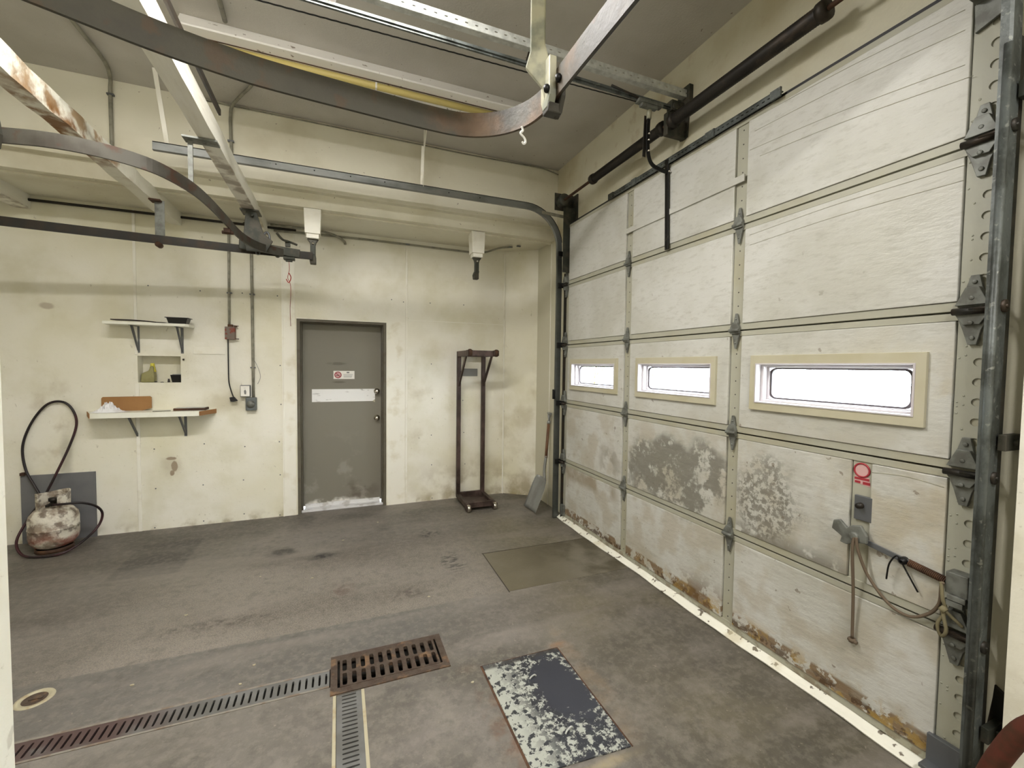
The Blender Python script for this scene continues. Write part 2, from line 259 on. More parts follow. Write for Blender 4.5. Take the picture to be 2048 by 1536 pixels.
# ------------------------------------------------------------------ mesh builder
class MB:
    def __init__(s): s.v = []; s.f = []; s.sm = []
    def add(s, vs, fs, smooth=False):
        o = len(s.v); s.v += [tuple(p) for p in vs]
        for f in fs: s.f.append(tuple(o+i for i in f)); s.sm.append(smooth)
        return s
    def box(s, a, b):
        x0, x1 = sorted((a[0], b[0])); y0, y1 = sorted((a[1], b[1])); z0, z1 = sorted((a[2], b[2]))
        return s.add([(x0, y0, z0), (x1, y0, z0), (x1, y1, z0), (x0, y1, z0), (x0, y0, z1), (x1, y0, z1), (x1, y1, z1), (x0, y1, z1)],
                     [(0, 3, 2, 1), (4, 5, 6, 7), (0, 1, 5, 4), (1, 2, 6, 5), (2, 3, 7, 6), (3, 0, 4, 7)])
    def bar(s, p, q, w, h, up=(0, 0, 1)):       # rectangular bar from p to q; w across, h along up
        p = Vector(p); q = Vector(q); d = (q-p).normalized(); up = Vector(up)
        if abs(d.dot(up)) > .98: up = Vector((1, 0, 0))
        a = d.cross(up).normalized()*w/2; b = a.cross(d).normalized()*h/2
        vs = [p-a-b, p+a-b, p+a+b, p-a+b, q-a-b, q+a-b, q+a+b, q-a+b]
        return s.add(vs, [(0, 1, 2, 3), (7, 6, 5, 4), (0, 4, 5, 1), (1, 5, 6, 2), (2, 6, 7, 3), (3, 7, 4, 0)])
    def tube(s, pts, r, n=12, cap=True, closed=False):
        pts = [Vector(p) for p in pts]; m = len(pts)
        rs = r if isinstance(r, (list, tuple)) else [r]*m
        vs = []; prev = None
        for i, p in enumerate(pts):
            if closed: d = pts[(i+1) % m]-pts[i-1]
            else: d = pts[min(i+1, m-1)]-pts[max(i-1, 0)]
            if d.length < 1e-9: d = Vector((0, 0, 1))
            d.normalize()
            if prev is None:
                a = Vector((0, 0, 1)) if abs(d.z) < .9 else Vector((1, 0, 0)); a = (a-d*a.dot(d)).normalized()
            else:
                a = (prev-d*prev.dot(d)).normalized()
            prev = a; b = d.cross(a)
            for k in range(n):
                t = 2*PI*k/n; vs.append(p+(a*math.cos(t)+b*math.sin(t))*rs[i])
        fs = []
        for i in range(m if closed else m-1):
            j = (i+1) % m
            for k in range(n): fs.append((i*n+k, i*n+(k+1) % n, j*n+(k+1) % n, j*n+k))
        s.add(vs, fs, True)
        if cap and not closed:
            s.add(vs[:n], [tuple(range(n-1, -1, -1))]); s.add(vs[-n:], [tuple(range(n))])
        return s
    def lathe(s, prof, n=32, c=(0, 0, 0), axis='z', smooth=True):
        vs = []
        for (r, h) in prof:
            for k in range(n):
                t = 2*PI*k/n; x, y = r*math.cos(t), r*math.sin(t)
                p = {'z': (x, y, h), 'y': (x, h, y), 'x': (h, x, y)}[axis]
                vs.append((p[0]+c[0], p[1]+c[1], p[2]+c[2]))
        fs = []
        for i in range(len(prof)-1):
            for k in range(n): fs.append((i*n+k, i*n+(k+1) % n, (i+1)*n+(k+1) % n, (i+1)*n+k))
        s.add(vs, fs, smooth)
        return s
    def prism(s, poly, a, b, plane='yz'):        # polygon extruded between a and b on the third axis
        def P(u, v, w): return {'yz': (w, u, v), 'xz': (u, w, v), 'xy': (u, v, w)}[plane]
        n = len(poly); vs = [P(u, v, a) for u, v in poly]+[P(u, v, b) for u, v in poly]
        fs = [tuple(range(n-1, -1, -1)), tuple(range(n, 2*n))]+[(i, (i+1) % n, n+(i+1) % n, n+i) for i in range(n)]
        return s.add(vs, fs)
    def sweep(s, prof, path, side):              # profile (u,v): u along in-plane normal, v along side vector
        side = Vector(side).normalized(); path = [Vector(p) for p in path]; m = len(path); n = len(prof); vs = []
        for i, p in enumerate(path):
            d = (path[min(i+1, m-1)]-path[max(i-1, 0)]).normalized(); nn = side.cross(d).normalized()
            for u, v in prof: vs.append(p+nn*u+side*v)
        fs = [(i*n+k, i*n+(k+1) % n, (i+1)*n+(k+1) % n, (i+1)*n+k) for i in range(m-1) for k in range(n)]
        s.add(vs, fs)
        s.add(vs[:n], [tuple(range(n-1, -1, -1))]); s.add(vs[-n:], [tuple(range(n))])
        return s
    def slab(s, us, vs_, holes, w0, w1, plane):   # rectangular slab with rectangular holes
        U = sorted({us[0], us[1]}|{h[i] for h in holes for i in (0, 1) if us[0] < h[i] < us[1]})
        V = sorted({vs_[0], vs_[1]}|{h[i] for h in holes for i in (2, 3) if vs_[0] < h[i] < vs_[1]})
        def hole(i, j):
            if i < 0 or j < 0 or i >= len(U)-1 or j >= len(V)-1: return True
            cu = (U[i]+U[i+1])/2; cv = (V[j]+V[j+1])/2
            return any(h[0] < cu < h[1] and h[2] < cv < h[3] for h in holes)
        def P(u, v, w): return {'yz': (w, u, v), 'xz': (u, w, v), 'xy': (u, v, w)}[plane]
        for i in range(len(U)-1):
            for j in range(len(V)-1):
                if hole(i, j): continue
                a, b, c, d = U[i], U[i+1], V[j], V[j+1]
                s.add([P(a, c, w0), P(b, c, w0), P(b, d, w0), P(a, d, w0)], [(0, 1, 2, 3)])
                s.add([P(a, c, w1), P(b, c, w1), P(b, d, w1), P(a, d, w1)], [(3, 2, 1, 0)])
                for (q, p0, p1) in ((hole(i-1, j), (a, c), (a, d)), (hole(i+1, j), (b, c), (b, d)), (hole(i, j-1), (a, c), (b, c)), (hole(i, j+1), (a, d), (b, d))):
                    if q: s.add([P(*p0, w0), P(*p1, w0), P(*p1, w1), P(*p0, w1)], [(0, 1, 2, 3)])
        return s
    def perf(s, cu, cv, hu, hv, ru, rv, w0, w1, plane, n=20, sq=2.0):   # one cell of plate with an oval hole
        def P(u, v, w): return {'yz': (w, u, v), 'xz': (u, w, v), 'xy': (u, v, w)}[plane]
        ins = []; out = []
        angs = sorted([2*PI*k/n for k in range(n)]+[math.atan2(a*hv, b*hu) % (2*PI) for a in (1, -1) for b in (1, -1)])
        for t in angs:
            c, d = math.cos(t), math.sin(t)
            ins.append((cu+ru*math.copysign(abs(c)**(2/sq), c), cv+rv*math.copysign(abs(d)**(2/sq), d)))
            k = min(hu/abs(c) if abs(c) > 1e-9 else 1e9, hv/abs(d) if abs(d) > 1e-9 else 1e9)
            out.append((cu+c*k, cv+d*k))
        m = len(angs)
        vs = [P(*p, w0) for p in ins]+[P(*p, w0) for p in out]+[P(*p, w1) for p in ins]+[P(*p, w1) for p in out]
        fs = []
        for i in range(m):
            j = (i+1) % m
            fs += [(i, j, m+j, m+i), (2*m+i, 3*m+i, 3*m+j, 2*m+j), (i, 2*m+i, 2*m+j, j), (m+i, m+j, 3*m+j, 3*m+i)]
        return s.add(vs, fs)
    def xf(s, mtx):
        s.v = [tuple(mtx @ Vector(p)) for p in s.v]; return s
    def build(s, name, m, parent=None, bevel=0.0, loc=None):
        me = bpy.data.meshes.new(name); me.from_pydata(s.v, [], s.f)
        me.polygons.foreach_set('use_smooth', s.sm); me.update()
        import bmesh
        bm = bmesh.new(); bm.from_mesh(me); bmesh.ops.remove_doubles(bm, verts=bm.verts, dist=1e-5)
        bmesh.ops.recalc_face_normals(bm, faces=bm.faces); bm.to_mesh(me); bm.free()
        me.materials.append(m if not isinstance(m, str) else M[m])
        o = bpy.data.objects.new(name, me); COL.objects.link(o)
        if parent: o.parent = parent
        if loc: o.location = loc
        if bevel:
            b = o.modifiers.new('bevel', 'BEVEL'); b.width = bevel; b.segments = 2; b.limit_method = 'ANGLE'; b.angle_limit = .7
        return o
def B(a, b): return MB().box(a, b)
def tag(o, label, cat, group=None, kind=None):
    o['label'] = label; o['category'] = cat
    if group: o['group'] = group
    if kind: o['kind'] = kind
    return o
def thing(name, label, cat, loc=(0, 0, 0), group=None, kind=None, rotz=0):
    o = bpy.data.objects.new(name, None); COL.objects.link(o); o.location = loc; o.rotation_euler = (0, 0, rotz); o.empty_display_size = .05
    return tag(o, label, cat, group, kind)
def lbl(o, s): o['label'] = s; return o
def spline(pts, k=8):
    P = [Vector(p) for p in pts]; out = []
    for i in range(len(P)-1):
        p0 = P[max(i-1, 0)]; p1 = P[i]; p2 = P[i+1]; p3 = P[min(i+2, len(P)-1)]
        for j in range(k):
            t = j/k
            out.append(.5*((2*p1)+(-p0+p2)*t+(2*p0-5*p1+4*p2-p3)*t*t+(-p0+3*p1-3*p2+p3)*t**3))
    out.append(P[-1]); return out
def copy_tree(o, parent=None):
    c = o.copy(); COL.objects.link(c)
    if parent: c.parent = parent
    for ch in [x for x in bpy.data.objects if x.parent == o and x is not c]: copy_tree(ch, c)
    return c
def rrect(a, b, c, d, r, n=6):      # rounded rectangle outline a..b by c..d
    out = []
    for (cx, cy, t0) in ((b-r, d-r, 0), (a+r, d-r, PI/2), (a+r, c+r, PI), (b-r, c+r, 1.5*PI)):
        for k in range(n+1): out.append((cx+r*math.cos(t0+k*PI/2/n), cy+r*math.sin(t0+k*PI/2/n)))
    return out
def ring(mb, outer, inner, x0, x1):   # frame between two outlines with equal point counts, in the yz plane
    n = len(outer)
    vs = [(x0, *p) for p in outer]+[(x0, *p) for p in inner]+[(x1, *p) for p in outer]+[(x1, *p) for p in inner]; fs = []
    for i in range(n):
        j = (i+1) % n
        fs += [(i, j, n+j, n+i), (2*n+i, 3*n+i, 3*n+j, 2*n+j), (i, 2*n+i, 2*n+j, j), (n+i, n+j, 3*n+j, 3*n+i)]
    mb.add(vs, fs)

# ================================================================== SETTING
CZ = 3.74; YB = 5.0; XR = 2.24; XL = -3.1; YF = .70; YR = -2.6
GR = (-.035, .535, 2.185, 2.45)      # big grate opening
CH = (-1.95, -.045, 2.238, 2.375)    # long channel
C2 = (-.02, .10, .80, 2.17)          # second channel
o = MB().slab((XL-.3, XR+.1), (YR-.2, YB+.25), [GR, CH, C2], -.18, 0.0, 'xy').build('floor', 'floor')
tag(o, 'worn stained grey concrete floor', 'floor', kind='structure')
tr_ = MB()
for h in (GR, CH, C2): tr_.box((h[0]-.01, h[2]-.01, -.22), (h[1]+.01, h[3]+.01, -.14))
tr_.build('drain_trough', 'void', o)
MB().slab((1.12, XR+.06), (2.77, 3.41), [], .0, .0015, 'xy').build('concrete_patch', 'patch', o)
j = MB()
for a, b, w in (((1.113, 2.76), (1.128, 3.42), .006), ((1.12, 3.42), (2.15, 3.40), .004)):
    j.bar((*a, .001), (*b, .001), w, .003)
j.build('joint', 'joint', o)
o = B((XL-.2, YR-.2, CZ), (XR+.3, YB+.3, CZ+.15)).build('ceiling', 'ceil'); tag(o, 'high drab off-white plaster ceiling', 'ceiling', kind='structure')
# back wall with doorway and niche
DX0, DX1, DZ = -.405, .495, 2.062
o = MB().slab((XL-.2, 1.905), (0, CZ), [(DX0, DX1, -1, DZ), (-1.73, -1.40, 1.40, 1.65)], YB, YB+.25, 'xz')
wb = o.build('wall_back', 'wall'); tag(wb, 'stained cream panelled back wall', 'wall', kind='structure')
MB().prism([(1.905, YB), (XR+.05, 4.755), (XR+.05, 4.70), (XR, 4.70), (XR, 4.755), (1.905, YB-.0), ], 0, CZ, 'xy')
B((-1.75, YB+.12, 1.38), (-1.38, YB+.25, 1.67)).build('niche_back', 'wall', wb)
MB().prism([(1.905, YB+.001), (XR+.001, 4.755), (XR+.2, 4.9), (2.1, YB+.2)], 0, CZ, 'xy').build('angled_panel', 'wall', wb)
for x, w, z0, z1 in ((-1.735, .028, 0, 1.39), (-1.735, .022, 1.66, 2.98), (.715, .022, 0, 2.98)):
    B((x-w/2, YB-.008, z0), (x+w/2, YB, z1)).build('seam_batten', 'batten', wb, .002)
B((.73, YB-.003, 2.10), (1.90, YB, 2.108)).build('seam_batten', 'batten', wb)
B((-.54, YB-.012, 0), (-.527, YB, 2.98)).build('seam_batten', 'batten', wb)
B((-.527, YB-.006, 0), (-.418, YB, 2.98)).build('casing', 'batten', wb)
B((.505, YB-.004, 0), (.70, YB, 2.075)).build('casing', 'batten', wb)
B((-.405, YB-.004, 2.062), (.505, YB, 2.075)).build('casing', 'batten', wb)
B((1.893, YB-.012, 0), (1.905, YB, 2.98)).build('seam_batten', 'batten', wb)
# screw heads on the panels
s_ = MB()
for x in (-1.62, -1.22, -.9, -.56, .55, .67, 1.0, 1.4):
    for z in (.04, .42, .78, 1.18, 1.6, 2.3):
        if -.45 < x < .5 or (x < -.8 and 1.0 < z < 2.2): continue
        s_.lathe([(.0, -.003), (.006, -.002), (.006, 0)], 8, (x+random.uniform(-.02, .02), YB-.001, z+random.uniform(-.03, .03)), 'y')
s_.build('screw_heads', 'bracket', wb)
wr = MB().slab((YR, 4.80), (0, CZ), [(.93, 3.86, -1, 3.0)], XR, XR+.22, 'yz').build('wall_right', 'header')
tag(wr, 'yellowed cream wall around and above the overhead door', 'wall', kind='structure')
B((XR-.006, 4.40, 0), (XR, 4.408, 2.98)).build('seam_batten', 'batten', wr)
B((XR-.012, 3.965, 0), (XR, 4.05, 3.0)).build('jamb_board', 'header', wr)
o = B((XL-.2, YR, 0), (XL, YB, CZ)).build('wall_left', 'wall'); tag(o, 'cream side wall on the left', 'wall', kind='structure')
o = MB().slab((XL, XR), (0, CZ), [(-.372, 2.14, -1, 3.02)], YF-.16, YF, 'xz').build('wall_front', 'wall'); tag(o, 'white wall with the wide opening the photo looks through', 'wall', kind='structure')
o = B((XL-.2, YR-.2, 0), (XR+.2, YR, CZ)).build('wall_rear', 'wall'); tag(o, 'rear wall of the bay behind the camera', 'wall', kind='structure')
# dropped beam and soffit along the back wall
bm_ = MB().prism([(4.28, CZ), (4.28, 3.13), (4.345, 3.128), (4.345, 3.0), (YB, 3.0), (YB, CZ)], XL, XR, 'yz').build('trim_1', 'beam', bevel=.003)
tag(bm_, 'dropped cream beam and soffit running along the back wall', 'beam', kind='structure')
B((XL, 4.42, 2.985), (XR, 4.47, 3.0)).build('soffit_strip', 'beam', bm_)
# ------------------------------------------------------------ outside
o = B((XR+.2, -14, -.3), (40, 30, -.12)).build('outside_ground', 'ground'); tag(o, 'pale paving outside the overhead door', 'ground', kind='structure')
nb = thing('neighbouring_building', 'pale sided building seen through the right door window', 'building', (13, 1.0, -.12))
B((0, -5, 0), (5, 3.2, 2.6)).build('wall', 'outbrick', nb)
B((-.2, -5.2, 2.6), (5.2, 3.4, 2.8)).build('roof', 'fixwhite', nb)
for k, (x, y, h, sd) in enumerate(((7.2, 9.2, 2.4, 1), (8.0, 12.6, 2.9, 2))):
    random.seed(sd); sh = thing('shrub', ['bright green bush seen through the middle door window', 'yellow-green bush seen through the smallest far door window'][k], 'shrub', (x, y, -.12), 'bushes outside')
    st = MB(); lf = MB()
    for q in range(14):
        a = random.uniform(0, 2*PI); r = random.uniform(.2, .9); tp = Vector((r*math.cos(a), r*math.sin(a), h*random.uniform(.6, 1)))
        st.tube(spline([(0, 0, 0), (tp.x*.3, tp.y*.3, tp.z*.5), tp], 4), .015, 5)
        for w in range(60):
            p = tp*random.uniform(.35, 1)+Vector([random.gauss(0, .16) for _ in range(3)])
            e = Vector([random.gauss(0, 1) for _ in range(3)]).normalized()*.05; n = e.cross(Vector([random.gauss(0, 1) for _ in range(3)])).normalized()*.025
            lf.add([p-e, p+n, p+e, p-n], [(0, 1, 2, 3)])
    st.build('stem', 'wood', sh); lf.build('foliage', 'leaf', sh)
random.seed(11)

# ================================================================== OVERHEAD DOOR
JZ = [0.035, .61, 1.22, 1.82, 2.43, 3.035]
Y0, Y1 = .80, 3.95
COLS = [(.888, 1.828), (1.905, 2.855), (2.935, 3.868)]
STI = [(.80, .888), (1.828, 1.905), (2.855, 2.935), (3.868, 3.95)]
WIN = [(.965, 1.75), (1.99, 2.763), (3.005, 3.79)]
WZ = (1.37, 1.672)
d1 = thing('door_1', 'large cream insulated overhead garage door with three slim windows', 'garage door', (0, 0, 0), kind='structure')
colname = ['near', 'middle', 'far']
for k in range(5):
    z0, z1 = JZ[k]+.004, JZ[k+1]-.004
    holes = [(a+.035, b-.035, WZ[0]+.04, WZ[1]-.045) for a, b in WIN] if k == 2 else []
    sec = MB().slab((Y0, Y1), (z0, z1), holes, 2.196, 2.236, 'yz')
    sec.box((2.172, Y0, z0), (2.197, Y1, z0+.034)).box((2.172, Y0, z1-.028), (2.197, Y1, z1))
    if k != 2:
        for a, b in STI[1:]: sec.box((2.180, a, z0), (2.197, b, z1))
    else:
        for a, b in STI[1:]: sec.box((2.180, a, z0), (2.197, b, z1))
    if k == 1: sec.box((2.178, 1.146, z0), (2.197, 1.222, z1))
    sec.box((2.222, Y0, z1-.012), (2.234, Y1, z1+.020))
    sec.box((2.1826, .80, z0), (2.197, .888, z1))
    so = sec.build('door_section', 'skin', d1, .0012)
    # perforated near end stile
    ps = MB(); n = 8; hz = (z1-z0)/n/2
    for q in range(n):
        cz = z0+hz*(2*q+1)
        ps.perf(.826, cz, .026, hz, .0150, .0150, 2.176, 2.182, 'yz')
    ps.box((2.176, .852, z0), (2.182, .888, z1))
    for q in range(10):
        cy, cz = random.choice((.862, .880)), random.uniform(z0+.05, z1-.05)
        ps.lathe([(.0, 2.1745), (.004, 2.1748), (.004, 2.177)], 6, (0, cy, cz), 'x')
    ps.build('end_stile', 'stile', so)
    dots = MB()
    for a, b in STI[1:3]:
        for q in range(7):
            dots.lathe([(.0, 2.1785), (.004, 2.179), (.004, 2.181)], 6, (0, (a+b)/2+.0, z0+.06+q*.08), 'x')
    dots.build('rivet_holes', 'inkdark', so)
    for c, (a, b) in enumerate(COLS):
        hl = [(WIN[c][0]+.03, WIN[c][1]-.03, WZ[0]+.03, WZ[1]-.03)] if k == 2 else []
        cc = [(a, b)]
        if k == 1 and c == 0: cc = [(a, 1.146), (1.222, b)]
        for (p, q) in cc:
            f = MB().slab((p+.003, q-.003), (z0+.036, z1-.030), hl, 2.166, 2.196, 'yz').build('insulation_panel', 'foam', so, .003)
for i_, (a_, b_) in enumerate((((1.800, 3.000), (.913, 2.94)), ((1.784, 2.927), (.910, 2.865)), ((1.812, 2.835), (.905, 2.736)), ((1.747, 2.774), (.880, 2.682)), ((1.791, 2.298), (.890, 2.309)), ((1.793, 2.355), (.890, 2.364)), ((1.141, 1.150), (1.230-.33, 1.149)))):
    mid = ((a_[0]+b_[0])/2, (a_[1]+b_[1])/2+.012)
    MB().tube([(2.1655, p.x, p.y) for p in [Vector((q.x, q.y)) for q in spline([(*a_, 0), (*mid, 0), (*b_, 0)], 8)]], .0014, 5).build('crease', 'skin', d1)
# strap across the top section, middle bay
strap = MB().box((2.155, 1.835, 2.672), (2.166, 2.93, 2.712)); strap.build('strap', 'foam', d1, .002)
# black weather strip above the door, bottom bar and seal
B((2.18, Y0, 3.034), (2.239, Y1, 3.050)).build('top_weather_strip', 'rubber', d1)
B((2.20, Y0, .0), (2.235, Y1, .045)).build('bottom_bar', 'skin', d1)
sl = MB(); prof = [(-.0, .0), (.03, -.006), (.055, .004), (.06, .012), (.03, .022), (.0, .05), (-.01, .05), (-.01, .0)]
path = [(2.165-.03*abs(math.sin(y*2.3))*.5, y, .002+.004*math.sin(y*9)**2) for y in [Y0-.02+i*(3.12+.08)/40 for i in range(41)]]
sl = MB(); vs = []
for p in path:
    for u, v in [(-.028, 0.0), (-.032, .008), (-.012, .016), (.014, .032), (.030, .032), (.030, 0.0)]: vs.append((p[0]+u, p[1], p[2]+v))
n = 6; fs = [(i*n+k, i*n+(k+1) % n, (i+1)*n+(k+1) % n, (i+1)*n+k) for i in range(40) for k in range(n)]
sl.add(vs, fs).add(vs[:6], [(5, 4, 3, 2, 1, 0)]).add(vs[-6:], [(0, 1, 2, 3, 4, 5)])
sl.build('bottom_seal', mat('vinyl_seal', (.93, .925, .87), .5, layers=[dict(scale=20, detail=3, lo=.62, hi=.66, col=(.35, .30, .22), amt=.9), dict(scale=5, lo=.5, hi=.7, col=(.78, .74, .62), amt=.6)]), d1)
# windows
for c, (a, b) in enumerate(WIN):
    fr_ = MB().slab((a, b), WZ, [(a+.036, b-.036, WZ[0]+.042, WZ[1]-.046)], 2.150, 2.168, 'yz')
    fo = fr_.build('window_frame', 'tan', d1, .0015)
    rv = MB(); A = (a+.036, b-.036, WZ[0]+.042, WZ[1]-.046)
    rv.slab((A[0]-.002, A[1]+.002), (A[2]-.002, A[3]+.002), [(A[0]+.006, A[1]-.006, A[2]+.005, A[3]-.005)], 2.146, 2.20, 'yz')
    rv.slab((A[0], A[1]), (A[2], A[3]), [(A[0]+.022, A[1]-.022, A[2]+.016, A[3]-.016)], 2.185, 2.215, 'yz')
    rv.slab((A[0], A[1]), (A[2], A[3]), [(A[0]+.034, A[1]-.034, A[2]+.022, A[3]-.022)], 2.215, 2.232, 'yz')
    rv.build('reveal', 'white', fo, .001)
    gk = MB(); q = .045
    ring(gk, rrect(A[0]+q-.012, A[1]-q+.012, A[2]+.022, A[3]-.022, .030), rrect(A[0]+q, A[1]-q, A[2]+.030, A[3]-.030, .028), 2.222, 2.240)
    for yy in (A[0]+.14, A[1]-.14): gk.box((2.216, yy-.004, A[2]+.010), (2.226, yy+.004, A[2]+.026))
    gk.build('gasket', 'gasket', fo)
    MB().prism(rrect(A[0]+q-.001, A[1]-q+.001, A[2]+.029, A[3]-.029, .028), 2.229, 2.233).build('pane', 'glass', fo)
# hinges
def hinge(y, z):
    h = MB(); w = .030
    h.prism([(y-w*.9, z+.012), (y-w*.55, z+.048), (y-.006, z+.102), (y+.006, z+.102), (y+w*.55, z+.048), (y+w*.9, z+.012)], 2.162, 2.172)
    h.prism([(y-w*.9, z-.016), (y+w*.9, z-.016), (y+w*.5, z-.055), (y+.005, z-.104), (y-.005, z-.104), (y-w*.5, z-.055)], 2.162, 2.172)
    h.prism([(y-w, z+.02), (y-w*.5, z+.05), (y+w*.5, z+.05), (y+w, z+.02), (y+w, z-.016), (y-w, z-.016)], 2.150, 2.166)
    h.tube([(2.148, y-w-.003, z+.002), (2.148, y+w+.003, z+.002)], .010, 10)
    for dz in (.07, -.07): h.lathe([(0, 2.157), (.006, 2.158), (.006, 2.163)], 8, (0, y, z+dz), 'x')
    return h.build('hinge', 'hinge', d1, .0015)
for zc in JZ[1:5]:
    for y in (1.864, 2.895): hinge(y, zc-.002)
def edge_hinge(y, z, s):
    h = MB(); w = .046
    h.prism([(y-w, z+.015), (y-w*.5, z+.075), (y-.012, z+.130), (y+.012, z+.130), (y+w*.6, z+.070), (y+w, z+.015)], 2.160, 2.174)
    h.prism([(y-w, z-.018), (y+w, z-.018), (y+w*.6, z-.070), (y+.012, z-.125), (y-.012, z-.125), (y-w*.5, z-.070)], 2.160, 2.174)
    h.prism([(y-w, z+.02), (y-w*.4, z+.085), (y+w*.4, z+.085), (y+w, z+.02)], 2.142, 2.166)
    h.prism([(y-w, z-.012), (y+w, z-.012), (y+w*.5, z-.052), (y-w*.5, z-.052)], 2.146, 2.166)
    for dz in (.105, .045, -.045, -.1): h.lathe([(0, 2.139 if abs(dz) < .06 else 2.154), (.008, 2.140 if abs(dz) < .06 else 2.155), (.008, 2.163)], 8, (0, y, z+dz), 'x')
    ho = h.build('roller_hinge', 'hinge', d1, .0015)
    MB().tube([(2.140, y-w-.006, z-.002), (2.140, y+w+.004, z-.002)], .013, 12).build('hinge_knuckle', 'darksteel', ho)
    MB().tube([(2.130, y, z+.004), (2.130, y+s*.10, z+.004)], .006, 8).lathe([(0, y+s*.075), (.022, y+s*.075), (.022, y+s*.095), (0, y+s*.095)], 14, (2.130, 0, z+.004), 'y').build('roller', 'darksteel', ho)
for zc in JZ[1:5]:
    edge_hinge(.842, zc, -1); edge_hinge(3.918, zc, 1)
# top fixtures and bottom corner plate
MB().box((2.11, .80, 2.93), (2.174, .88, 3.0)).box((2.10, .74, 2.985), (2.16, .90, 2.997)).prism([(.80, 2.86), (.88, 2.83), (.885, 2.93), (.80, 2.94)], 2.160, 2.174).build('top_fixture', 'hinge', d1, .002)
MB().box((2.150, .80, .05), (2.172, .905, .17)).box((2.10, .74, .05), (2.172, .905, .065)).build('bottom_fixture', 'bracket', d1, .002)
MB().box((2.150, 3.87, .05), (2.172, 3.95, .16)).build('bottom_fixture', 'hinge', d1, .002)
# top strut (slotted angle) on the door top
st = MB(); nn = 46
for q in range(nn):
    cy = 1.64+(q+.5)*(3.16-1.64)/nn
    st.perf(cy, 3.045, (3.16-1.64)/nn/2, .020, .009, .003, 2.146, 2.150, 'yz', 8, 3)
st.box((2.146, 1.64, 3.063), (2.19, 3.16, 3.067)); st.box((2.140, 1.62, 3.022), (2.150, 1.68, 3.070)).box((2.140, 2.05, 3.022), (2.150, 2.12, 3.070)).box((2.140, 2.80, 3.022), (2.150, 2.86, 3.070)).box((2.140, 3.10, 3.022), (2.150, 3.17, 3.070))
st.build('slotted_strut', 'track', d1)
# dark operator bracket hanging on the door
MB().bar((2.150, 2.445, 2.43), (2.150, 2.465, 3.06), .034, .012, (1, 0, 0)).build('operator_bracket', 'black', d1, .002)
# sticker: red rosette
stk = MB(); cy, cz = 1.186, 1.148
stk.lathe([(.0, 2.1765), (.032, 2.1765)], 24, (0, cy, cz), 'x', False); stk.prism([(cy-.036, cz-.07), (cy+.03, cz-.06), (cy+.028, cz-.028), (cy-.03, cz-.028)], 2.1768, 2.1772)
sk = stk.build('sticker', 'pink', d1)
rg = MB(); pts = [(2.1762, cy+.030*math.cos(t*PI/12), cz+.030*math.sin(t*PI/12)) for t in range(24)]; rg.tube(pts, .004, 6, closed=True)
rg.box((2.1755, cy-.030, cz-.044), (2.1765, cy+.028, cz-.034)).box((2.1755, cy-.034, cz-.062), (2.1765, cy-.006, cz-.050)).box((2.1755, cy+.004, cz-.060), (2.1765, cy+.026, cz-.050)); rg.build('sticker_print', 'red', sk)
# latch: plate, handle, bar, spring, keeper
lp = MB().box((2.165, 1.135, .925), (2.178, 1.225-.02, 1.035)); lp.build('latch_plate', 'bracket', d1, .002)
MB().lathe([(0, 2.140), (.012, 2.142), (.014, 2.168)], 12, (0, 1.178, .992), 'x').build('bolt', 'darksteel', d1)
hd = MB().prism([(1.262, .905), (1.268, .865), (1.225, .842), (1.232, .815), (1.205, .812), (1.160, .835), (1.125, .842), (1.125, .875), (1.150, .915), (1.185, .905), (1.205, .888), (1.235, .915)], 2.118, 2.134)
hd.lathe([(0, 2.105), (.018, 2.107), (.020, 2.178)], 14, (0, 1.172, .862), 'x'); hd.build('latch_handle', 'hinge', d1, .004)
MB().bar((2.150, 1.165, .845), (2.150, .80, .785), .022, .008, (1, 0, 0)).build('latch_bar', 'bracket', d1, .001)
sp = MB(); a = Vector((2.150, .99, .816)); b = Vector((2.150, .872, .797)); d = (b-a); pts = []; e1 = d.normalized().cross(Vector((1, 0, 0))).normalized(); e2 = Vector((1, 0, 0))
for i in range(22*10+1):
    t = i/220; pts.append(a+d*t+(e1*math.cos(2*PI*22*t)+e2*math.sin(2*PI*22*t))*.013)
sp.tube(pts, .0024, 6).build('latch_spring', 'rust', d1)
MB().box((2.120, .80, .765), (2.176, .862, .845)).box((2.108, .80, .745), (2.120, .852, .765)).box((2.112, .808, .72), (2.170, .862, .742)).build('latch_keeper', 'hinge', d1, .002)
# ================================================================== ropes on the latch
rp = MB().tube(spline([(2.112, 1.168, .862), (2.108, 1.172, .80), (2.135, 1.176, .60), (2.150, 1.180, .385)]), .0065, 8)
rp.tube([(2.150, 1.180, .385), (2.150, 1.180, .368)], .014, 10).tube([(2.150, 1.160, .372), (2.150, 1.196, .376)], .008, 8)
rp.tube(spline([(2.108, 1.160, .862), (2.112, 1.150, .80), (2.135, 1.120, .70), (2.148, 1.05, .615), (2.150, .98, .598), (2.148, .92, .64), (2.140, .885, .70), (2.118, .872, .775), (2.112, .866, .80)]), .0062, 8)
tag(rp.build('rope', 'rope'), 'old brown pull rope looped from the door latch, one end hanging', 'rope')
rp = MB().tube(spline([(2.112, .870, .80), (2.108, .862, .74), (2.125, .858, .69), (2.125, .880, .63), (2.135, .872, .585), (2.12, .852, .62), (2.12, .864, .69), (2.130, .835, .67), (2.140, .815, .65)]), .006, 8)
rp.tube([(2.112, .868, .705), (2.112, .852, .695)], .013, 8)
tag(rp.build('cord', mat('yellow_cord', (.47, .44, .33), .8)), 'knotted yellowish cord hanging from the latch bar end', 'cord')
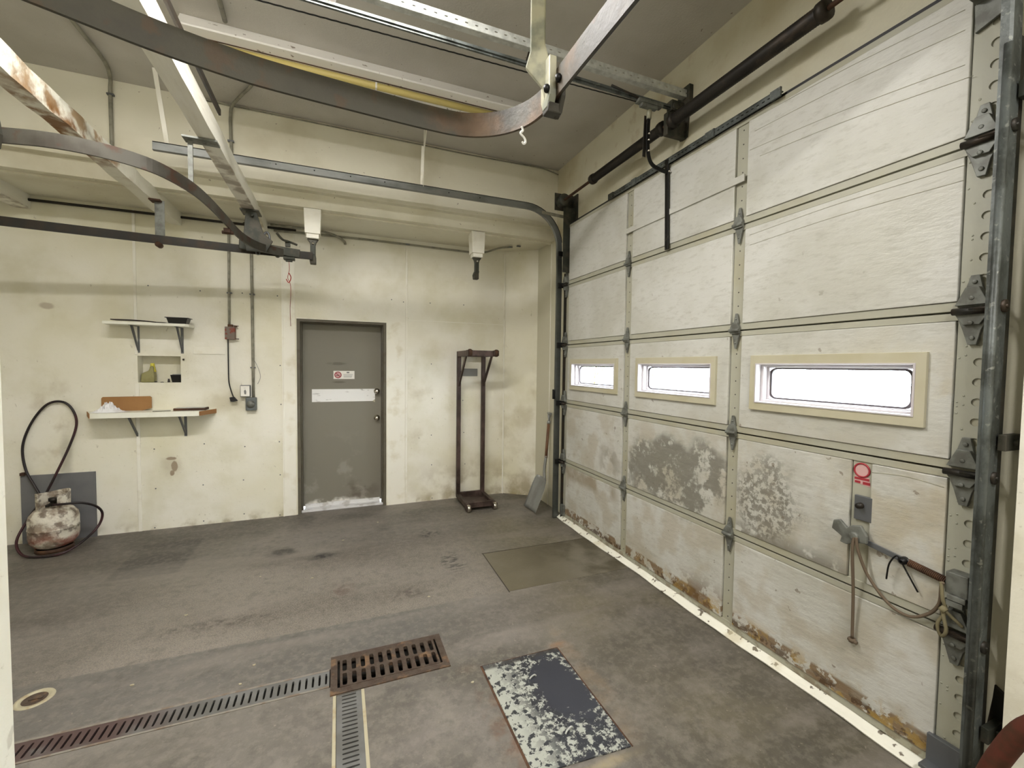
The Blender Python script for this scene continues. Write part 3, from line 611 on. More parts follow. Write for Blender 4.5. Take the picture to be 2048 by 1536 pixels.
rp = MB().tube(spline([(2.135, 1.055, .72), (2.13, 1.045, .79), (2.128, 1.02, .835), (2.134, 1.005, .812), (2.14, .99, .78), (2.15, .955, .71)]), .0032, 6).lathe([(.006, 2.126), (.015, 2.134), (.016, 2.158), (.006, 2.164)], 12, (0, 1.005, .818), 'x')
tag(rp.build('wire_tie', 'black'), 'thin black wire twisted around the door latch bar', 'wire')

# ================================================================== TRACKS
def cprof(w, dpt, t=.003):   # C-channel profile (u,v)
    return [(0, -w/2), (dpt, -w/2), (dpt, -w/2+.012), (dpt-t, -w/2+.012), (dpt-t, -w/2+t), (t, -w/2+t), (t, w/2-t), (dpt-t, w/2-t), (dpt-t, w/2-.012), (dpt, w/2-.012), (dpt, w/2), (0, w/2)]
tk = thing('door_track', 'grey steel overhead door track curving from the far jamb back under the beam', 'door track', (0, 0, 0), 'door tracks')
R = .37; pa = [(2.118, 3.975, .0), (2.118, 3.975, 2.6), (2.112, 3.975, 2.82)]
for i in range(1, 13):
    t = i/12*PI/2; pa.append((2.112-R+R*math.cos(t), 3.975, 2.82+R*math.sin(t)))
pa.append((-1.26, 3.975, 3.178))
# shape: channel open toward the door (+y side hidden), flat web facing the camera
prof = [(-.026, 0), (.026, 0), (.030, .006), (.030, .026), (.026, .026), (.026, .006), (.022, .004), (-.022, .004), (-.026, .006), (-.026, .026), (-.030, .026), (-.030, .006)]
MB().sweep(prof, pa, (0, 1, 0)).build('track_channel', 'track_light', tk)
MB().sweep([(-.033, .002), (-.029, .002), (-.029, .028), (-.033, .028)] if False else [(.0305, .002), (.034, .002), (.034, .028), (.0305, .028)], pa[3:], (0, 1, 0)).build('track_lip', 'darksteel', tk)
an = MB().box((2.195, 3.93, .0), (2.238, 3.936, 2.55)).box((2.150, 3.932, 0), (2.2, 3.938, 2.55)); an.build('mounting_angle', 'darksteel', tk)
for z in (.61, 1.22, 1.82, 2.43, 2.75): B((2.085, 3.945, z-.025), (2.20, 3.96, z+.025)).build('track_clip', 'black', tk, .003)
B((2.06, 3.97, 1.26), (2.085, 3.99, 1.36)).build('track_clip', 'black', tk, .003)
MB().box((2.10, 3.88, 2.55), (2.238, 3.888, 3.20)).box((2.225, 3.83, 2.35), (2.238, 3.93, 3.33)).build('flag_bracket', 'castdark', tk, .002)
MB().bar((1.86, 3.985, 3.155), (2.20, 3.93, 3.115), .006, .030).build('brace_strap', 'conduit', tk)
hg = MB().bar((.715, 3.985, 3.205), (.725, 3.985, CZ), .004, .028, (0, 1, 0)).bar((.70, 3.99, 3.205), (.712, 3.99, CZ-.17), .022, .004, (0, 1, 0)); hg.bar((.712, 3.985, 3.45), (.745, 3.985, CZ), .012, .004, (0, 1, 0)); hg.build('hanger_angle', 'batten', tk)
MB().bar((-1.17, 3.985, 3.18), (-1.24, 3.985, CZ), .028, .004, (0, 1, 0)).build('hanger_angle', 'batten', tk)
MB().tube([(x, 3.972, 3.188) for x in (-.5, -.498)], .004).build('slot_dot', 'black', tk)
for x in (-.46, -.18, .10, .38, .95, 1.25): MB().lathe([(0, 3.973), (.0055, 3.9735), (.0055, 3.976)], 8, (x, 0, 3.189), 'y').build('slot_dot', 'black', tk)
tn = thing('door_track', 'tall grey-green steel overhead door track at the near jamb', 'door track', (0, 0, 0), 'door tracks')
prof2 = [(-.030, 0), (.028, 0), (.034, -.008), (.034, -.03), (.028, -.03), (.026, -.010), (.022, -.006), (-.024, -.006), (-.026, -.010), (-.026, -.03), (-.032, -.03), (-.034, -.008)]
MB().sweep(prof2, [(2.122, .755, .0), (2.122, .755, 2.62), (2.116, .755, 2.82)]+[(2.116-R+R*math.cos(i/12*PI/2), .755, 2.82+R*math.sin(i/12*PI/2)) for i in range(1, 13)]+[(1.0, .755, 3.19)], (0, -1, 0)).build('track_channel', 'track', tn)
MB().tube([(2.092, .765, .0), (2.092, .765, 2.7)], .012, 10).build('rolled_edge', 'track', tn)
MB().box((2.166, .764, 0), (2.205, .772, 2.75)).box((2.226, .785, 0), (2.238, .797, 2.75)).build('mounting_angle', 'castdark', tn, .001)
for z in (.30, 1.35, 2.55): MB().box((2.13, .728, z-.028), (2.238, .750, z+.028)).lathe([(0, .715), (.012, .717), (.012, .730)], 8, (2.19, 0, z), 'y').build('track_clip', 'castdark', tn, .002)
MB().prism([(.62, .36), (.755, .45), (.758, .40), (.77, .28), (.66, .30), (.60, .32)], 2.226, 2.238).build('wall_bracket', 'darksteel', tn, .003)

# ================================================================== TORSION SHAFT
ts = thing('torsion_shaft', 'rusty torsion shaft with long black coil springs above the overhead door', 'spring shaft', (2.09, 2.4, 3.255))
MB().tube([(0, 1.60, 0), (0, -1.78, .0)], .0125, 12).build('shaft', 'rust', ts)
def coil(y0, y1, r, name='spring'):
    n = int(abs(y1-y0)/.012); pr = []
    for i in range(n+1):
        y = y0+(y1-y0)*i/n; pr += [(r-.003, y), (r, y+(y1-y0)/n*.5)]
    mb = MB().lathe([(.012, y0)]+pr+[(.012, y1)], 20, (0, 0, 0), 'y'); return mb.build(name, 'springsteel', ts)
coil(.92, .06, .036); coil(-.06, -1.0, .040)
for y, r in ((.93, .042), (.055, .045), (-.055, .048), (-1.02, .046)):
    MB().lathe([(.012, y-.02), (r, y-.02), (r+.002, y), (r, y+.02), (.012, y+.02)], 16, (0, 0, 0), 'y').build('winding_cone', 'darksteel', ts)
MB().box((-.02, -.02, -.075), (.148, .02, .075)).prism([(-.035, -.07), (.035, -.07), (.045, .08), (-.045, .08)], .135, .149).build('centre_bracket', 'castdark', ts, .003)
dr = MB().lathe([(.012, 1.44), (.060, 1.44), (.062, 1.455), (.050, 1.465), (.050, 1.50), (.062, 1.51), (.060, 1.525), (.012, 1.525)], 24, (0, 0, 0), 'y'); dr.build('cable_drum', 'castdark', ts)
MB().box((-.065, 1.53, -.08), (.148, 1.538, .09)).build('end_bracket', 'castdark', ts, .002)
MB().lathe([(.012, -1.56), (.060, -1.56), (.050, -1.58), (.050, -1.62), (.062, -1.64), (.012, -1.64)], 24, (0, 0, 0), 'y').build('cable_drum', 'castdark', ts)
MB().box((-.03, -1.665, -.06), (.148, -1.655, .09)).build('end_bracket', 'castdark', ts, .002)

# ================================================================== OPENER
op = thing('door_opener', 'ceiling mounted overhead door opener rail with curved dark arm', 'door opener', (2.2, 2.4, 3.4))
def L(p): return (p[0]-2.2, p[1]-2.4, p[2]-3.4)
ra = MB(); prof = [(-.004, -.014), (.018, -.014), (.018, .014), (-.004, .014)]
ra.bar(L((-1.2, 2.405, 3.385)), L((2.20, 2.400, 3.375)), .030, .014).bar(L((-1.2, 2.405, 3.374)), L((2.20, 2.400, 3.364)), .012, .014)
ra.build('opener_rail', 'track', op)
ga = MB(); n = 60; A0 = Vector(L((-1.2, 2.395, 3.50))); A1 = Vector(L((2.235, 2.355, 3.465)))
dd = (A1-A0)/n; 
for q in range(n):
    c = MB().perf(0, 0, dd.length/2, .024, .009, .0035, -.0015, .0015, 'xz', 10, 3)
    ang = math.atan2(dd.y, dd.x); mt = Matrix.Translation(A0+dd*(q+.5)) @ Matrix.Rotation(ang, 4, 'Z'); c.xf(mt); ga.v and None; o_ = len(ga.v); ga.v += c.v; ga.f += [tuple(i+o_ for i in f) for f in c.f]; ga.sm += c.sm
ga.bar(A0+Vector((0, .020, -.024)), A1+Vector((0, .020, -.024)), .040, .003); ga.build('slotted_angle', 'galv', op)
for x_ in (1.04, -.03): MB().bar(L((x_, 2.41, 3.375)), L((x_+.03, 2.40, 3.482)), .004, .030, (1, 0, 0)).build('hanger_tab', 'darksteel', op)
ch = MB(); 
ch.tube([L((-1.1+q*.0255, 2.50-(q/120)*.09, 3.356+.0015*(q % 2))) for q in range(120)], .004, 6)
ch.build('drive_chain', 'black', op)
MB().box(L((1.83, 2.375, 3.345)), L((2.03, 2.425, 3.365))).box(L((1.86, 2.382, 3.325)), L((1.99, 2.418, 3.347))).build('trolley', 'hinge', op, .004)
MB().box(L((2.10, 2.375, 3.345)), L((2.235, 2.425, 3.415))).box(L((2.205, 2.33, 3.33)), L((2.239, 2.44, 3.52))).lathe([(0, 2.365-2.4), (.024, 2.365-2.4), (.024, 2.435-2.4), (0, 2.435-2.4)], 16, L((2.13, 2.4, 3.372)), 'y').build('header_bracket', 'castdark', op, .002)
arm = [(1.945, 2.415, 3.335), (1.945, 2.425, 3.22), (1.95, 2.43, 3.11), (1.965, 2.437, 3.04), (2.0, 2.445, 2.995), (2.06, 2.45, 2.975), (2.145, 2.455, 2.968)]
MB().sweep([(-.013, -.005), (.013, -.005), (.013, .005), (-.013, .005)], [L(p) for p in spline(arm, 6)], (0.05, 1, 0)).build('curved_arm', 'black', op, .002)
MB().bar(L((1.937, 2.44, 3.30)), L((1.932, 2.445, 3.03)), .026, .006, (0, 1, 0)).build('straight_arm', 'darksteel', op, .002)
MB().tube([L((1.945, 2.415, 3.36)), L((1.945, 2.42, 3.27))], .016, 10).build('arm_socket', 'cast', op)
for p in ((1.948, 2.415, 3.175), (1.948, 2.418, 3.135), (1.952, 2.42, 3.065), (2.145, 2.435, 2.968)): MB().lathe([(0, -.008), (.006, -.007), (.006, .01)], 8, L(p), 'y').build('bolt', 'chrome', op)
MB().tube([L((1.62, 2.385, 3.39)), L((1.80, 2.39, 3.372)), L((1.90, 2.395, 3.362))], .008, 8).build('chain_connector', 'darksteel', op)

# ================================================================== FLUORESCENT FIXTURES
def fixture(y, lit, label, x0=-.90):
    t = thing('ceiling_light', label, 'ceiling light', (x0+1.16, y, CZ-.10), 'long ceiling light fixtures')
    MB().prism([(-.12, 0), (.12, 0), (.12, .012), (.06, .10), (-.06, .10), (-.12, .012)], -1.16, 1.16, 'yz').build('housing', 'fixwhite', t, .003)
    if not lit:
        MB().tube([(-1.15, .0, -.018), (1.15, .0, -.018)], .024, 14).build('yellowed_tube', 'tubeoff', t)
        for x in (-1.145, 0.0, 1.145): MB().box((x-.006, -.028, -.044), (x+.006, .03, .002)).build('lamp_holder', 'fixwhite', t)
        MB().box((-1.15, -.036, -.004), (1.15, -.030, .0)).build('rust_line', 'rust', t)
    else:
        for yy in (-.05, .05):
            MB().tube([(-1.13, yy, -.022), (1.13, yy, -.022)], .013, 12).build('lit_tube', 'tubelit', t)
        for x in (-1.145, 1.145): MB().box((x-.01, -.08, -.05), (x+.01, .08, .002)).build('lamp_holder', 'fixwhite', t)
        l = bpy.data.lights.new('tube_light', 'AREA'); l.shape = 'RECTANGLE'; l.size = 2.26; l.size_y = .14; l.energy = TUBE_POWER if y > 0 else TUBE_POWER*.95; l.color = TUBE_COL
        lo = bpy.data.objects.new('tube_light', l); COL.objects.link(lo); lo.location = (0, 0, -.055); lo.parent = t
    return t
fixture(3.37, False, 'long white ceiling light with a yellowed unlit tube, behind the curved rail')
fixture(1.95, True, 'lit white ceiling light above the curved rail, nearer the opening', -1.75)
fixture(-1.1, True, 'added white fill light in the bay behind the camera, out of view', -.5)  # unseen fixture added as frontal fill for back wall and door

# ================================================================== TIMBERS
def timber(xr, w, m, label, z0=2.885):
    a = MB(); n = 30; pr = []
    for i in range(n+1):
        y = YF+(YB-YF)*i/n; q = .004 if m == 'timber_rust' else .0015
        pr.append([(xr-w+random.gauss(0, q), y, z0+random.gauss(0, q)), (xr+random.gauss(0, q), y, z0+random.gauss(0, q)), (xr+random.gauss(0, q), y, 3.0), (xr-w, y, 3.0)])
    vs = [p for r in pr for p in r]; fs = [(i*4+k, i*4+(k+1) % 4, (i+1)*4+(k+1) % 4, (i+1)*4+k) for i in range(n) for k in range(4)]
    a.add(vs, fs).add(vs[:4], [(3, 2, 1, 0)]).add(vs[-4:], [(0, 1, 2, 3)])
    o = a.build('ceiling_timber', m); tag(o, label, 'timber', 'white timbers under the soffit'); return o
tA = timber(-.655, .092, 'timber', 'white painted timber, the one nearest the door with the long pull cord')
timber(-1.37, .095, 'timber_rust', 'white timber with brown peeling stains, between the two other timbers')
timber(-2.43, .11, 'timber', 'white timber at the far left edge')

tag(B((-.642, .71, 3.03), (-.630, 3.02, 3.065)).build('steel_angle', 'darksteel'), 'dark steel bar lying along the top of the white timber nearest the door', 'bar')
# ================================================================== MEAT RAILS
ZB = 2.54
def flat(path, h, t=.0115): return MB().sweep([(-t/2, 0), (t/2, 0), (t/2, h), (-t/2, h)], path, (0, 0, 1))
r1 = thing('overhead_rail', 'heavy flat steel hoist rail bent in a U close overhead', 'hoist rail', (0, 0, 0), 'hoist rails')
K = .922
raw = [(-1.9, 1.38), (-1.35, 1.50), (-.817, 1.706), (-.577, 1.800), (-.36, 1.858), (-.185, 1.884), (.245, 1.915), (.40, 1.922)]
cp = [(x*K, y*K) for x, y in raw]
cx, cy, RR = .775*K-.30, 1.92*K-.265, .27
arc = [(.415+(.715-.415)*math.sin(t), 1.772-.30+.30*math.cos(t)) for t in [i/12*PI/2 for i in range(1, 13)]]
cp = cp[:-1]+[(.38, 1.772)]+arc+[(.715, 1.25), (.716, 1.0), (.718, .35), (.72, -.6)]
cps = spline([(x, y, ZB) for x, y in cp], 5)
flat(cps, .094, .012).build('rail_bar', 'rail', r1)
r2 = thing('overhead_rail', 'curved flat steel rail branching into the switch at the white timber', 'hoist rail', (0, 0, 0), 'hoist rails')
p2 = [(-2.6, 2.95), (-1.9, 2.72), (-1.39, 2.62), (-1.20, 2.585), (-1.05, 2.60), (-.92, 2.66), (-.83, 2.76), (-.76, 2.96), (-.73, 3.20), (-.715, 3.5), (-.70, 3.85), (-.66, 4.08), (-.58, 4.24), (-.45, 4.325)]
flat(spline([(x, y, ZB) for x, y in p2], 5), .066).build('rail_bar', 'railgrey', r2)
r3 = thing('overhead_rail', 'straight dark flat rail running left to right in front of the back wall', 'hoist rail', (0, 0, 0), 'hoist rails')
flat([(-3.09, 4.17, ZB), (-2.2, 4.20, ZB), (-1.38, 4.29, ZB), (-.71, 4.345, ZB), (-.215, 4.352, ZB)], .066).build('rail_bar', 'darksteel', r3)
# switch assembly, hung from the timber
sw = thing('rail_switch', 'dark steel rail switch with plates and bolts where the rails meet', 'rail switch', (-.62, 4.34, 2.60))
MB().bar((-.16, -.05, .0), (.30, .015, -.02), .030, .075).build('tongue', 'castdark', sw, .004)
MB().prism([(-.10, .27), (-.02, .27), (.03, .10), (.10, .04), (.05, -.06), (-.10, -.06), (-.12, .06)], -.10, -.085, 'xz').build('side_plate', 'castdark', sw, .004)
MB().box((-.14, -.12, .273), (.0, .04, .285)).lathe([(0, -.13), (.013, -.128), (.013, -.11)], 10, (-.05, 0, .235), 'y').build('mounting_plate', 'castdark', sw, .002)
MB().tube(spline([(.02, -.03, -.0), (.025, -.03, .10), (.045, -.03, .13), (.065, -.03, .10), (.068, -.03, .0)], 6), .009, 8).build('loop', 'bracket', sw)
MB().tube(spline([(.13, -.10, .115), (.17, -.06, .075), (.22, -.02, .07), (.28, .0, .055)], 5), .010, 8).box((.185, -.02, .03), (.225, .01, .075)).build('guide_finger', 'castdark', sw)
MB().box((.17, -.03, -.085), (.26, .03, -.06)).box((.185, -.02, -.098), (.24, .02, -.085)).build('latch_block', 'castdark', sw, .003)
MB().lathe([(0, -.03), (.02, -.03), (.02, .03), (0, .03)], 10, (.12, 0, -.05), 'y').build('pin', 'castdark', sw)
MB().tube([(-.025, -.015, -.095+.014*math.sin(t)) if False else (-.025+.014*math.cos(t), -.015, -.052+.014*math.sin(t)) for t in [i*PI/6 for i in range(12)]], .005, 6, closed=True).build('eye_bolt', 'bracket', sw)
# red cord hanging from the switch
cd = MB().tube(spline([(-.408, 4.34, 2.505), (-.405, 4.34, 2.43), (-.418, 4.34, 2.36), (-.398, 4.34, 2.30), (-.395, 4.34, 2.22), (-.402, 4.34, 2.08), (-.398, 4.34, 1.93)]), .0022, 6)
cd.tube(spline([(-.408, 4.34, 2.40), (-.392, 4.335, 2.36), (-.410, 4.335, 2.315), (-.43, 4.335, 2.345)]), .004, 6)
tag(cd.build('pull_cord', 'cordred'), 'thin red knotted pull cord hanging above the grey door', 'cord')
# hangers from white blocks
def hanger(x, y, label, jog):
    b = MB().prism([(-.072, 2.995-ZB), (.072, 2.995-ZB), (.064, .235), (-.064, .235)], -.065, .065, 'xz')
    b.box((-.052, -.05, .195), (.052, .05, .237))
    t = thing('rail_hanger', label, 'hanger', (x, y, ZB), 'rail hangers under the soffit')
    b.build('mounting_block', 'batten', t, .003)
    hgm = MB().prism([(-.05, .197), (.05, .197), (.028, .165), (.022, .14), (.022, .03), (-.022, .03), (-.022, .14), (-.028, .165)], -.018, .018, 'xz')
    hgm.build('shank', 'castdark', t, .004)
    MB().prism([(-.024+jog, -.03), (.026+jog, -.03), (.026+jog, .03), (.022, .055), (-.022, .055), (-.030+jog, .015)], -.03, .03, 'xz').build('foot', 'castdark', t, .004)
    MB().lathe([(0, -.034), (.010, -.032), (.010, -.015)], 10, (0, 0, .155), 'y').build('bolt', 'chrome', t)
    return t
hanger(-.215, 4.40, 'dark rail hanger on a white block, holding the end of the straight rail', 0)
hanger(1.36, 4.42, 'dark rail hanger on a white block with nothing attached, near the corner', -.008)
# plate hanger between timber and straight rail
hp = thing('rail_bracket', 'grey flat plate bracket bolting the straight rail to the stained timber', 'bracket', (-1.33, 4.30, 2.50))
MB().box((-.03, .01, .10), (.035, .016, .388)).build('plate', 'hinge', hp, .002)
MB().box((-.055, -.035, .372), (.02, .05, .384)).build('cap', 'rust', hp)
MB().lathe([(0, -.03), (.022, -.03), (.022, .02), (0, .02)], 10, (.0, 0, .03), 'y').build('bolt', 'rust', hp)
hq = thing('rail_bracket', 'dark angle bracket under the white timber holding the curved rail', 'bracket', (-.79, 3.06, ZB))
MB().box((-.012, -.01, .05), (.012, .0, .345)).build('drop_bar', 'hinge', hq)
MB().box((-.03, -.05, .333), (.14, .03, .343)).lathe([(0, .325), (.010, .325), (.010, .335)], 10, (.07, -.01, 0), 'z').build('plate', 'hinge', hq)
hq = thing('rail_bracket', 'rusty clamp under the curved rail beside the white timber', 'bracket', (-.725, 3.62, ZB))
MB().box((-.02, -.03, -.03), (.02, .03, .0)).tube([(-.035, 0, -.025), (.035, 0, -.025)], .012, 8).build('clamp', 'rust', hq, .002)
hq = thing('rail_bracket', 'grey-green casting clamped on the curved rail at the left edge', 'bracket', (-1.38, 2.62, ZB))
MB().prism([(-.02, -.03), (.02, -.03), (.03, .03), (.02, .10), (.012, .45), (-.012, .45), (-.02, .10), (-.03, .03)], -.035, -.008, 'xz').build('clamp', 'castdark', hq, .004)
# big Y hanger of the U rail
yh = thing('rail_hanger', 'large cream forked casting that carries the end of the U shaped rail', 'hanger', (.700, 1.41, ZB))
XO, ZO = .700, 2.54
def YP(l): return [(x-XO, z-ZO) for x, z in l]
MB().prism(YP([(.628, CZ), (.628, 2.71), (.612, 2.655), (.637, 2.625), (.672, 2.583), (.682, 2.53), (.704, 2.53), (.706, 2.655), (.698, 2.672), (.690, 2.70), (.681, 2.735), (.680, CZ)]), -.011, .011, 'xz').build('shank', 'cast', yh, .005).rotation_euler.z = -.50
MB().prism([(-.035, .135), (.035, .135), (.035, .0), (.018, -.035), (-.018, -.035), (-.035, .0)], -.020, .008, 'yz').build('jaw_cheek', 'cast', yh, .004)
MB().prism([(-.045, .10), (.030, .12), (.035, .0), (.010, -.055), (-.022, -.045), (-.045, .0)], .022, .040, 'yz').build('jaw_cheek', 'rail', yh, .004)
MB().prism([(-.03, -.02), (.03, -.02), (.02, -.05), (-.02, -.05)], -.018, .038, 'yz').build('jaw_foot', 'rail', yh, .004)
MB().lathe([(0, -.050), (.011, -.048), (.011, -.03)], 12, (-.010, 0, .018), 'y').build('bolt', 'black', yh)
MB().lathe([(0, -.060), (.011, -.058), (.011, -.04)], 12, (.030, 0, .045), 'y').build('bolt', 'black', yh)
tag(MB().tube(spline([(.672, 1.60, 2.539), (.678, 1.60, 2.525), (.668, 1.60, 2.512), (.684, 1.60, 2.498), (.690, 1.60, 2.484), (.682, 1.60, 2.474), (.676, 1.60, 2.482)]), .0045, 6).build('wire_tail', 'paper'), 'clear crumpled tape tail hanging under the bend of the U shaped rail', 'tape')
# ================================================================== CONDUITS
def conduit(pts, r, label, m='conduit', straps=(), k=5, sp=True):
    t = thing('conduit', label, 'conduit', tuple(pts[0]), 'metal conduits')
    q = [Vector(p)-Vector(pts[0]) for p in pts]
    MB().tube(spline(q, k) if sp else q, r, 10).build('pipe', m, t)
    for s in straps:
        p = Vector(s)-Vector(pts[0]); MB().box(p-Vector((.022, .012, .006)), p+Vector((.022, .012, .006))).build('strap', 'bracket', t)
    return t
conduit([(-.987, 4.986, 2.98), (-.99, 4.986, 2.90), (-.992, 4.986, 2.7), (-.998, 4.986, 1.965)], .011, 'grey conduit dropping to the red rusted box', straps=[(-.992, 4.988, 2.28)])
conduit([(-.86, 4.986, 2.98), (-.815, 4.986, 2.86), (-.802, 4.986, 2.7), (-.798, 4.986, 1.25)], .013, 'grey conduit dropping to the grey socket beside the door', straps=[(-.80, 4.988, 1.55), (-.80, 4.988, 2.28)])
conduit([(-1.54, .75, 3.722), (-1.54, 3.4, 3.722), (-1.53, 3.95, 3.720), (-1.57, 4.18, 3.715), (-1.60, 4.258, 3.66), (-1.602, 4.264, 3.55), (-1.60, 4.264, 3.135)], .013, 'grey conduit across the ceiling and down the beam, farther left one', straps=[(-1.60, 4.262, 3.62)])
conduit([(-.64, 3.50, 3.72), (-.63, 3.70, 3.72), (-.60, 3.86, 3.72), (-.70, 4.05, 3.718), (-.80, 4.22, 3.70), (-.822, 4.262, 3.63), (-.822, 4.264, 3.5), (-.815, 4.264, 3.13)], .012, 'grey conduit with a kink from the unlit light down the beam', straps=[(-.822, 4.262, 3.43)])
conduit([(-.637, .75, 3.72), (-.638, 3.0, 3.72), (-.647, 3.24, 3.715)], .014, 'grey conduit across the ceiling ending at the unlit light', sp=False)
conduit([(-3.05, 4.972, 2.955), (-2.2, 4.972, 2.955), (-1.0, 4.972, 2.955), (-.4, 4.972, 2.955)], .012, 'dark conduit under the soffit along the top of the back wall, left part', 'darksteel', sp=False)
conduit([(-.62, 4.90, 2.965), (-.3, 4.90, 2.965), (-.12, 4.91, 2.955), (.0, 4.94, 2.93), (.06, 4.975, 2.90), (.07, 4.98, 2.87)], .012, 'short grey conduit bending down at the soffit above the grey door')
conduit([(-.60, 4.968, 2.93), (.1, 4.975, 2.945), (.73, 4.975, 2.945), (1.45, 4.975, 2.94), (1.62, 4.95, 2.95), (1.75, 4.80, 2.975), (1.88, 4.70, 2.98)], .011, 'long thin grey conduit from the timber to the clamp near the corner', straps=[(.72, 4.975, 2.945), (1.86, 4.71, 2.978), (1.94, 4.66, 2.985)])
cb = MB().tube(spline([(-1.0, 4.272, 3.725), (.6, 4.272, 3.72), (1.2, 4.268, 3.715), (1.7, 4.262, 3.72), (2.0, 4.262, 3.725), (2.14, 4.262, 3.71), (2.232, 4.262, 3.69)]), .007, 6)
tag(cb.build('cable', 'conduit'), 'thin painted cable run in the corner where beam meets ceiling', 'cable')

# ================================================================== WALL ITEMS
jb = thing('junction_box', 'small grey metal box spattered with red rust, black cord below', 'junction box', (-.985, 4.985, 1.885))
MB().box((-.042, -.045, -.062), (.042, .014, .062)).build('box', 'redrust', jb, .003)
MB().box((.03, -.03, .062), (.055, .0, .07)).box((-.02, -.03, .06), (.02, .0, .085)).bar((.02, -.02, .075), (.07, -.02, .072), .006, .006).build('connector', 'rust', jb)
MB().bar((.04, -.02, -.055), (.072, -.02, -.055), .008, .008).build('screw', 'rust', jb)
MB().tube(spline([(-.018, -.03, -.06), (-.018, -.03, -.30), (-.016, -.03, -.47), (.0, -.03, -.56), (.022, -.03, -.635)]), .0055, 8).build('cord', 'rubber', jb)
MB().prism([(-.012, -.63), (.028, -.625), (.058, -.665), (.018, -.675), (-.004, -.672)], -.045, -.02, 'xz').build('plug', 'rubber', jb, .003)
ob = thing('socket_box', 'round-faced grey socket box at the foot of the conduit by the door', 'socket', (-.815, 4.985, 1.185))
MB().box((-.047, -.04, -.065), (.047, .014, .065)).build('box', 'greybox', ob, .008)
MB().lathe([(0, -.060), (.018, -.060), (.022, -.055), (.036, -.050), (.036, -.038)], 24, (0, 0, 0), 'y').build('cover', 'hinge', ob)
nb_ = thing('notice_box', 'small white box with a grey printed figure above the grey socket', 'notice', (-.862, 4.985, 1.315))
MB().box((-.042, -.045, -.055), (.04, .014, .058)).build('case', 'bracket', nb_, .002)
MB().box((-.038, -.047, -.05), (.038, -.045, .052)).build('card', 'signwhite', nb_)
MB().prism([(-.006, -.03), (.008, -.032), (.010, -.005), (.004, .012), (.0, .018), (-.010, .0), (-.008, -.015)], -.0485, -.047, 'xz').box((-.01, -.0485, .030), (.006, -.047, .032)).build('print', 'ink', nb_)
tag(MB().tube(spline([(-.79, 4.985, 1.62), (-.775, 4.98, 1.60), (-.745, 4.98, 1.52), (-.735, 4.98, 1.45), (-.76, 4.985, 1.385)]), .0018, 6).build('wire', 'bracket'), 'thin loose wire loop on the conduit above the notice box', 'wire')
tag(B((-1.297, 4.992, 1.676), (-1.035, 5.0, 1.742)).build('wall_plate', 'batten', bevel=.001), 'flat cream painted cover strip on the wall beside the rusted box', 'cover plate')
tag(B((-1.382, 4.985, 1.612), (-1.37, 5.0, 1.628)).build('wall_hook', 'darksteel'), 'tiny dark screw hook at the upper right of the wall niche', 'hook')
def bracket(mb, x, z, dp, dr_):   # shelf bracket below z
    mb.box((x-.011, YB-dp, z-.004), (x+.011, YB-.001, z)); mb.box((x-.011, YB-.004, z-dr_), (x+.011, YB-.001, z))
    mb.prism([(YB-dp+.02, z-.004), (YB-.002, z-dr_+.01), (YB-.004, z-dr_+.04), (YB-dp+.05, z-.004)], x-.006, x+.006)
s1 = thing('wall_shelf', 'narrow cream upper wall shelf on two steel brackets', 'shelf', (0, 0, 0), 'wall shelves')
MB().prism([(-1.93, 4.999), (-1.90, 4.80), (-1.31, 4.80), (-1.285, 4.83), (-1.285, 4.999)], 1.922, 1.946, 'xy').build('board', 'shelf', s1, .002)
for x in (-1.72, -1.385): m_ = MB(); bracket(m_, x, 1.922, .17, .245); m_.build('shelf_bracket', 'bracket', s1)
s2 = thing('wall_shelf', 'thick white lower wall shelf with brown raw ends', 'shelf', (0, 0, 0), 'wall shelves')
MB().prism([(-2.10, 4.999), (-1.985, 4.76), (-1.20, 4.76), (-1.12, 4.999)], 1.098, 1.143, 'xy').build('board', 'shelf', s2, .002)
MB().prism([(-2.103, 4.999), (-1.988, 4.758), (-1.984, 4.76), (-2.099, 4.999)], 1.100, 1.142, 'xy').build('raw_edge', 'mdf', s2)
MB().prism([(-1.121, 4.999), (-1.201, 4.76), (-1.197, 4.758), (-1.117, 4.999)], 1.100, 1.142, 'xy').build('raw_edge', 'mdf', s2)
for x in (-1.74, -1.37): m_ = MB(); bracket(m_, x, 1.098, .21, .215); m_.build('shelf_bracket', 'bracket', s2)
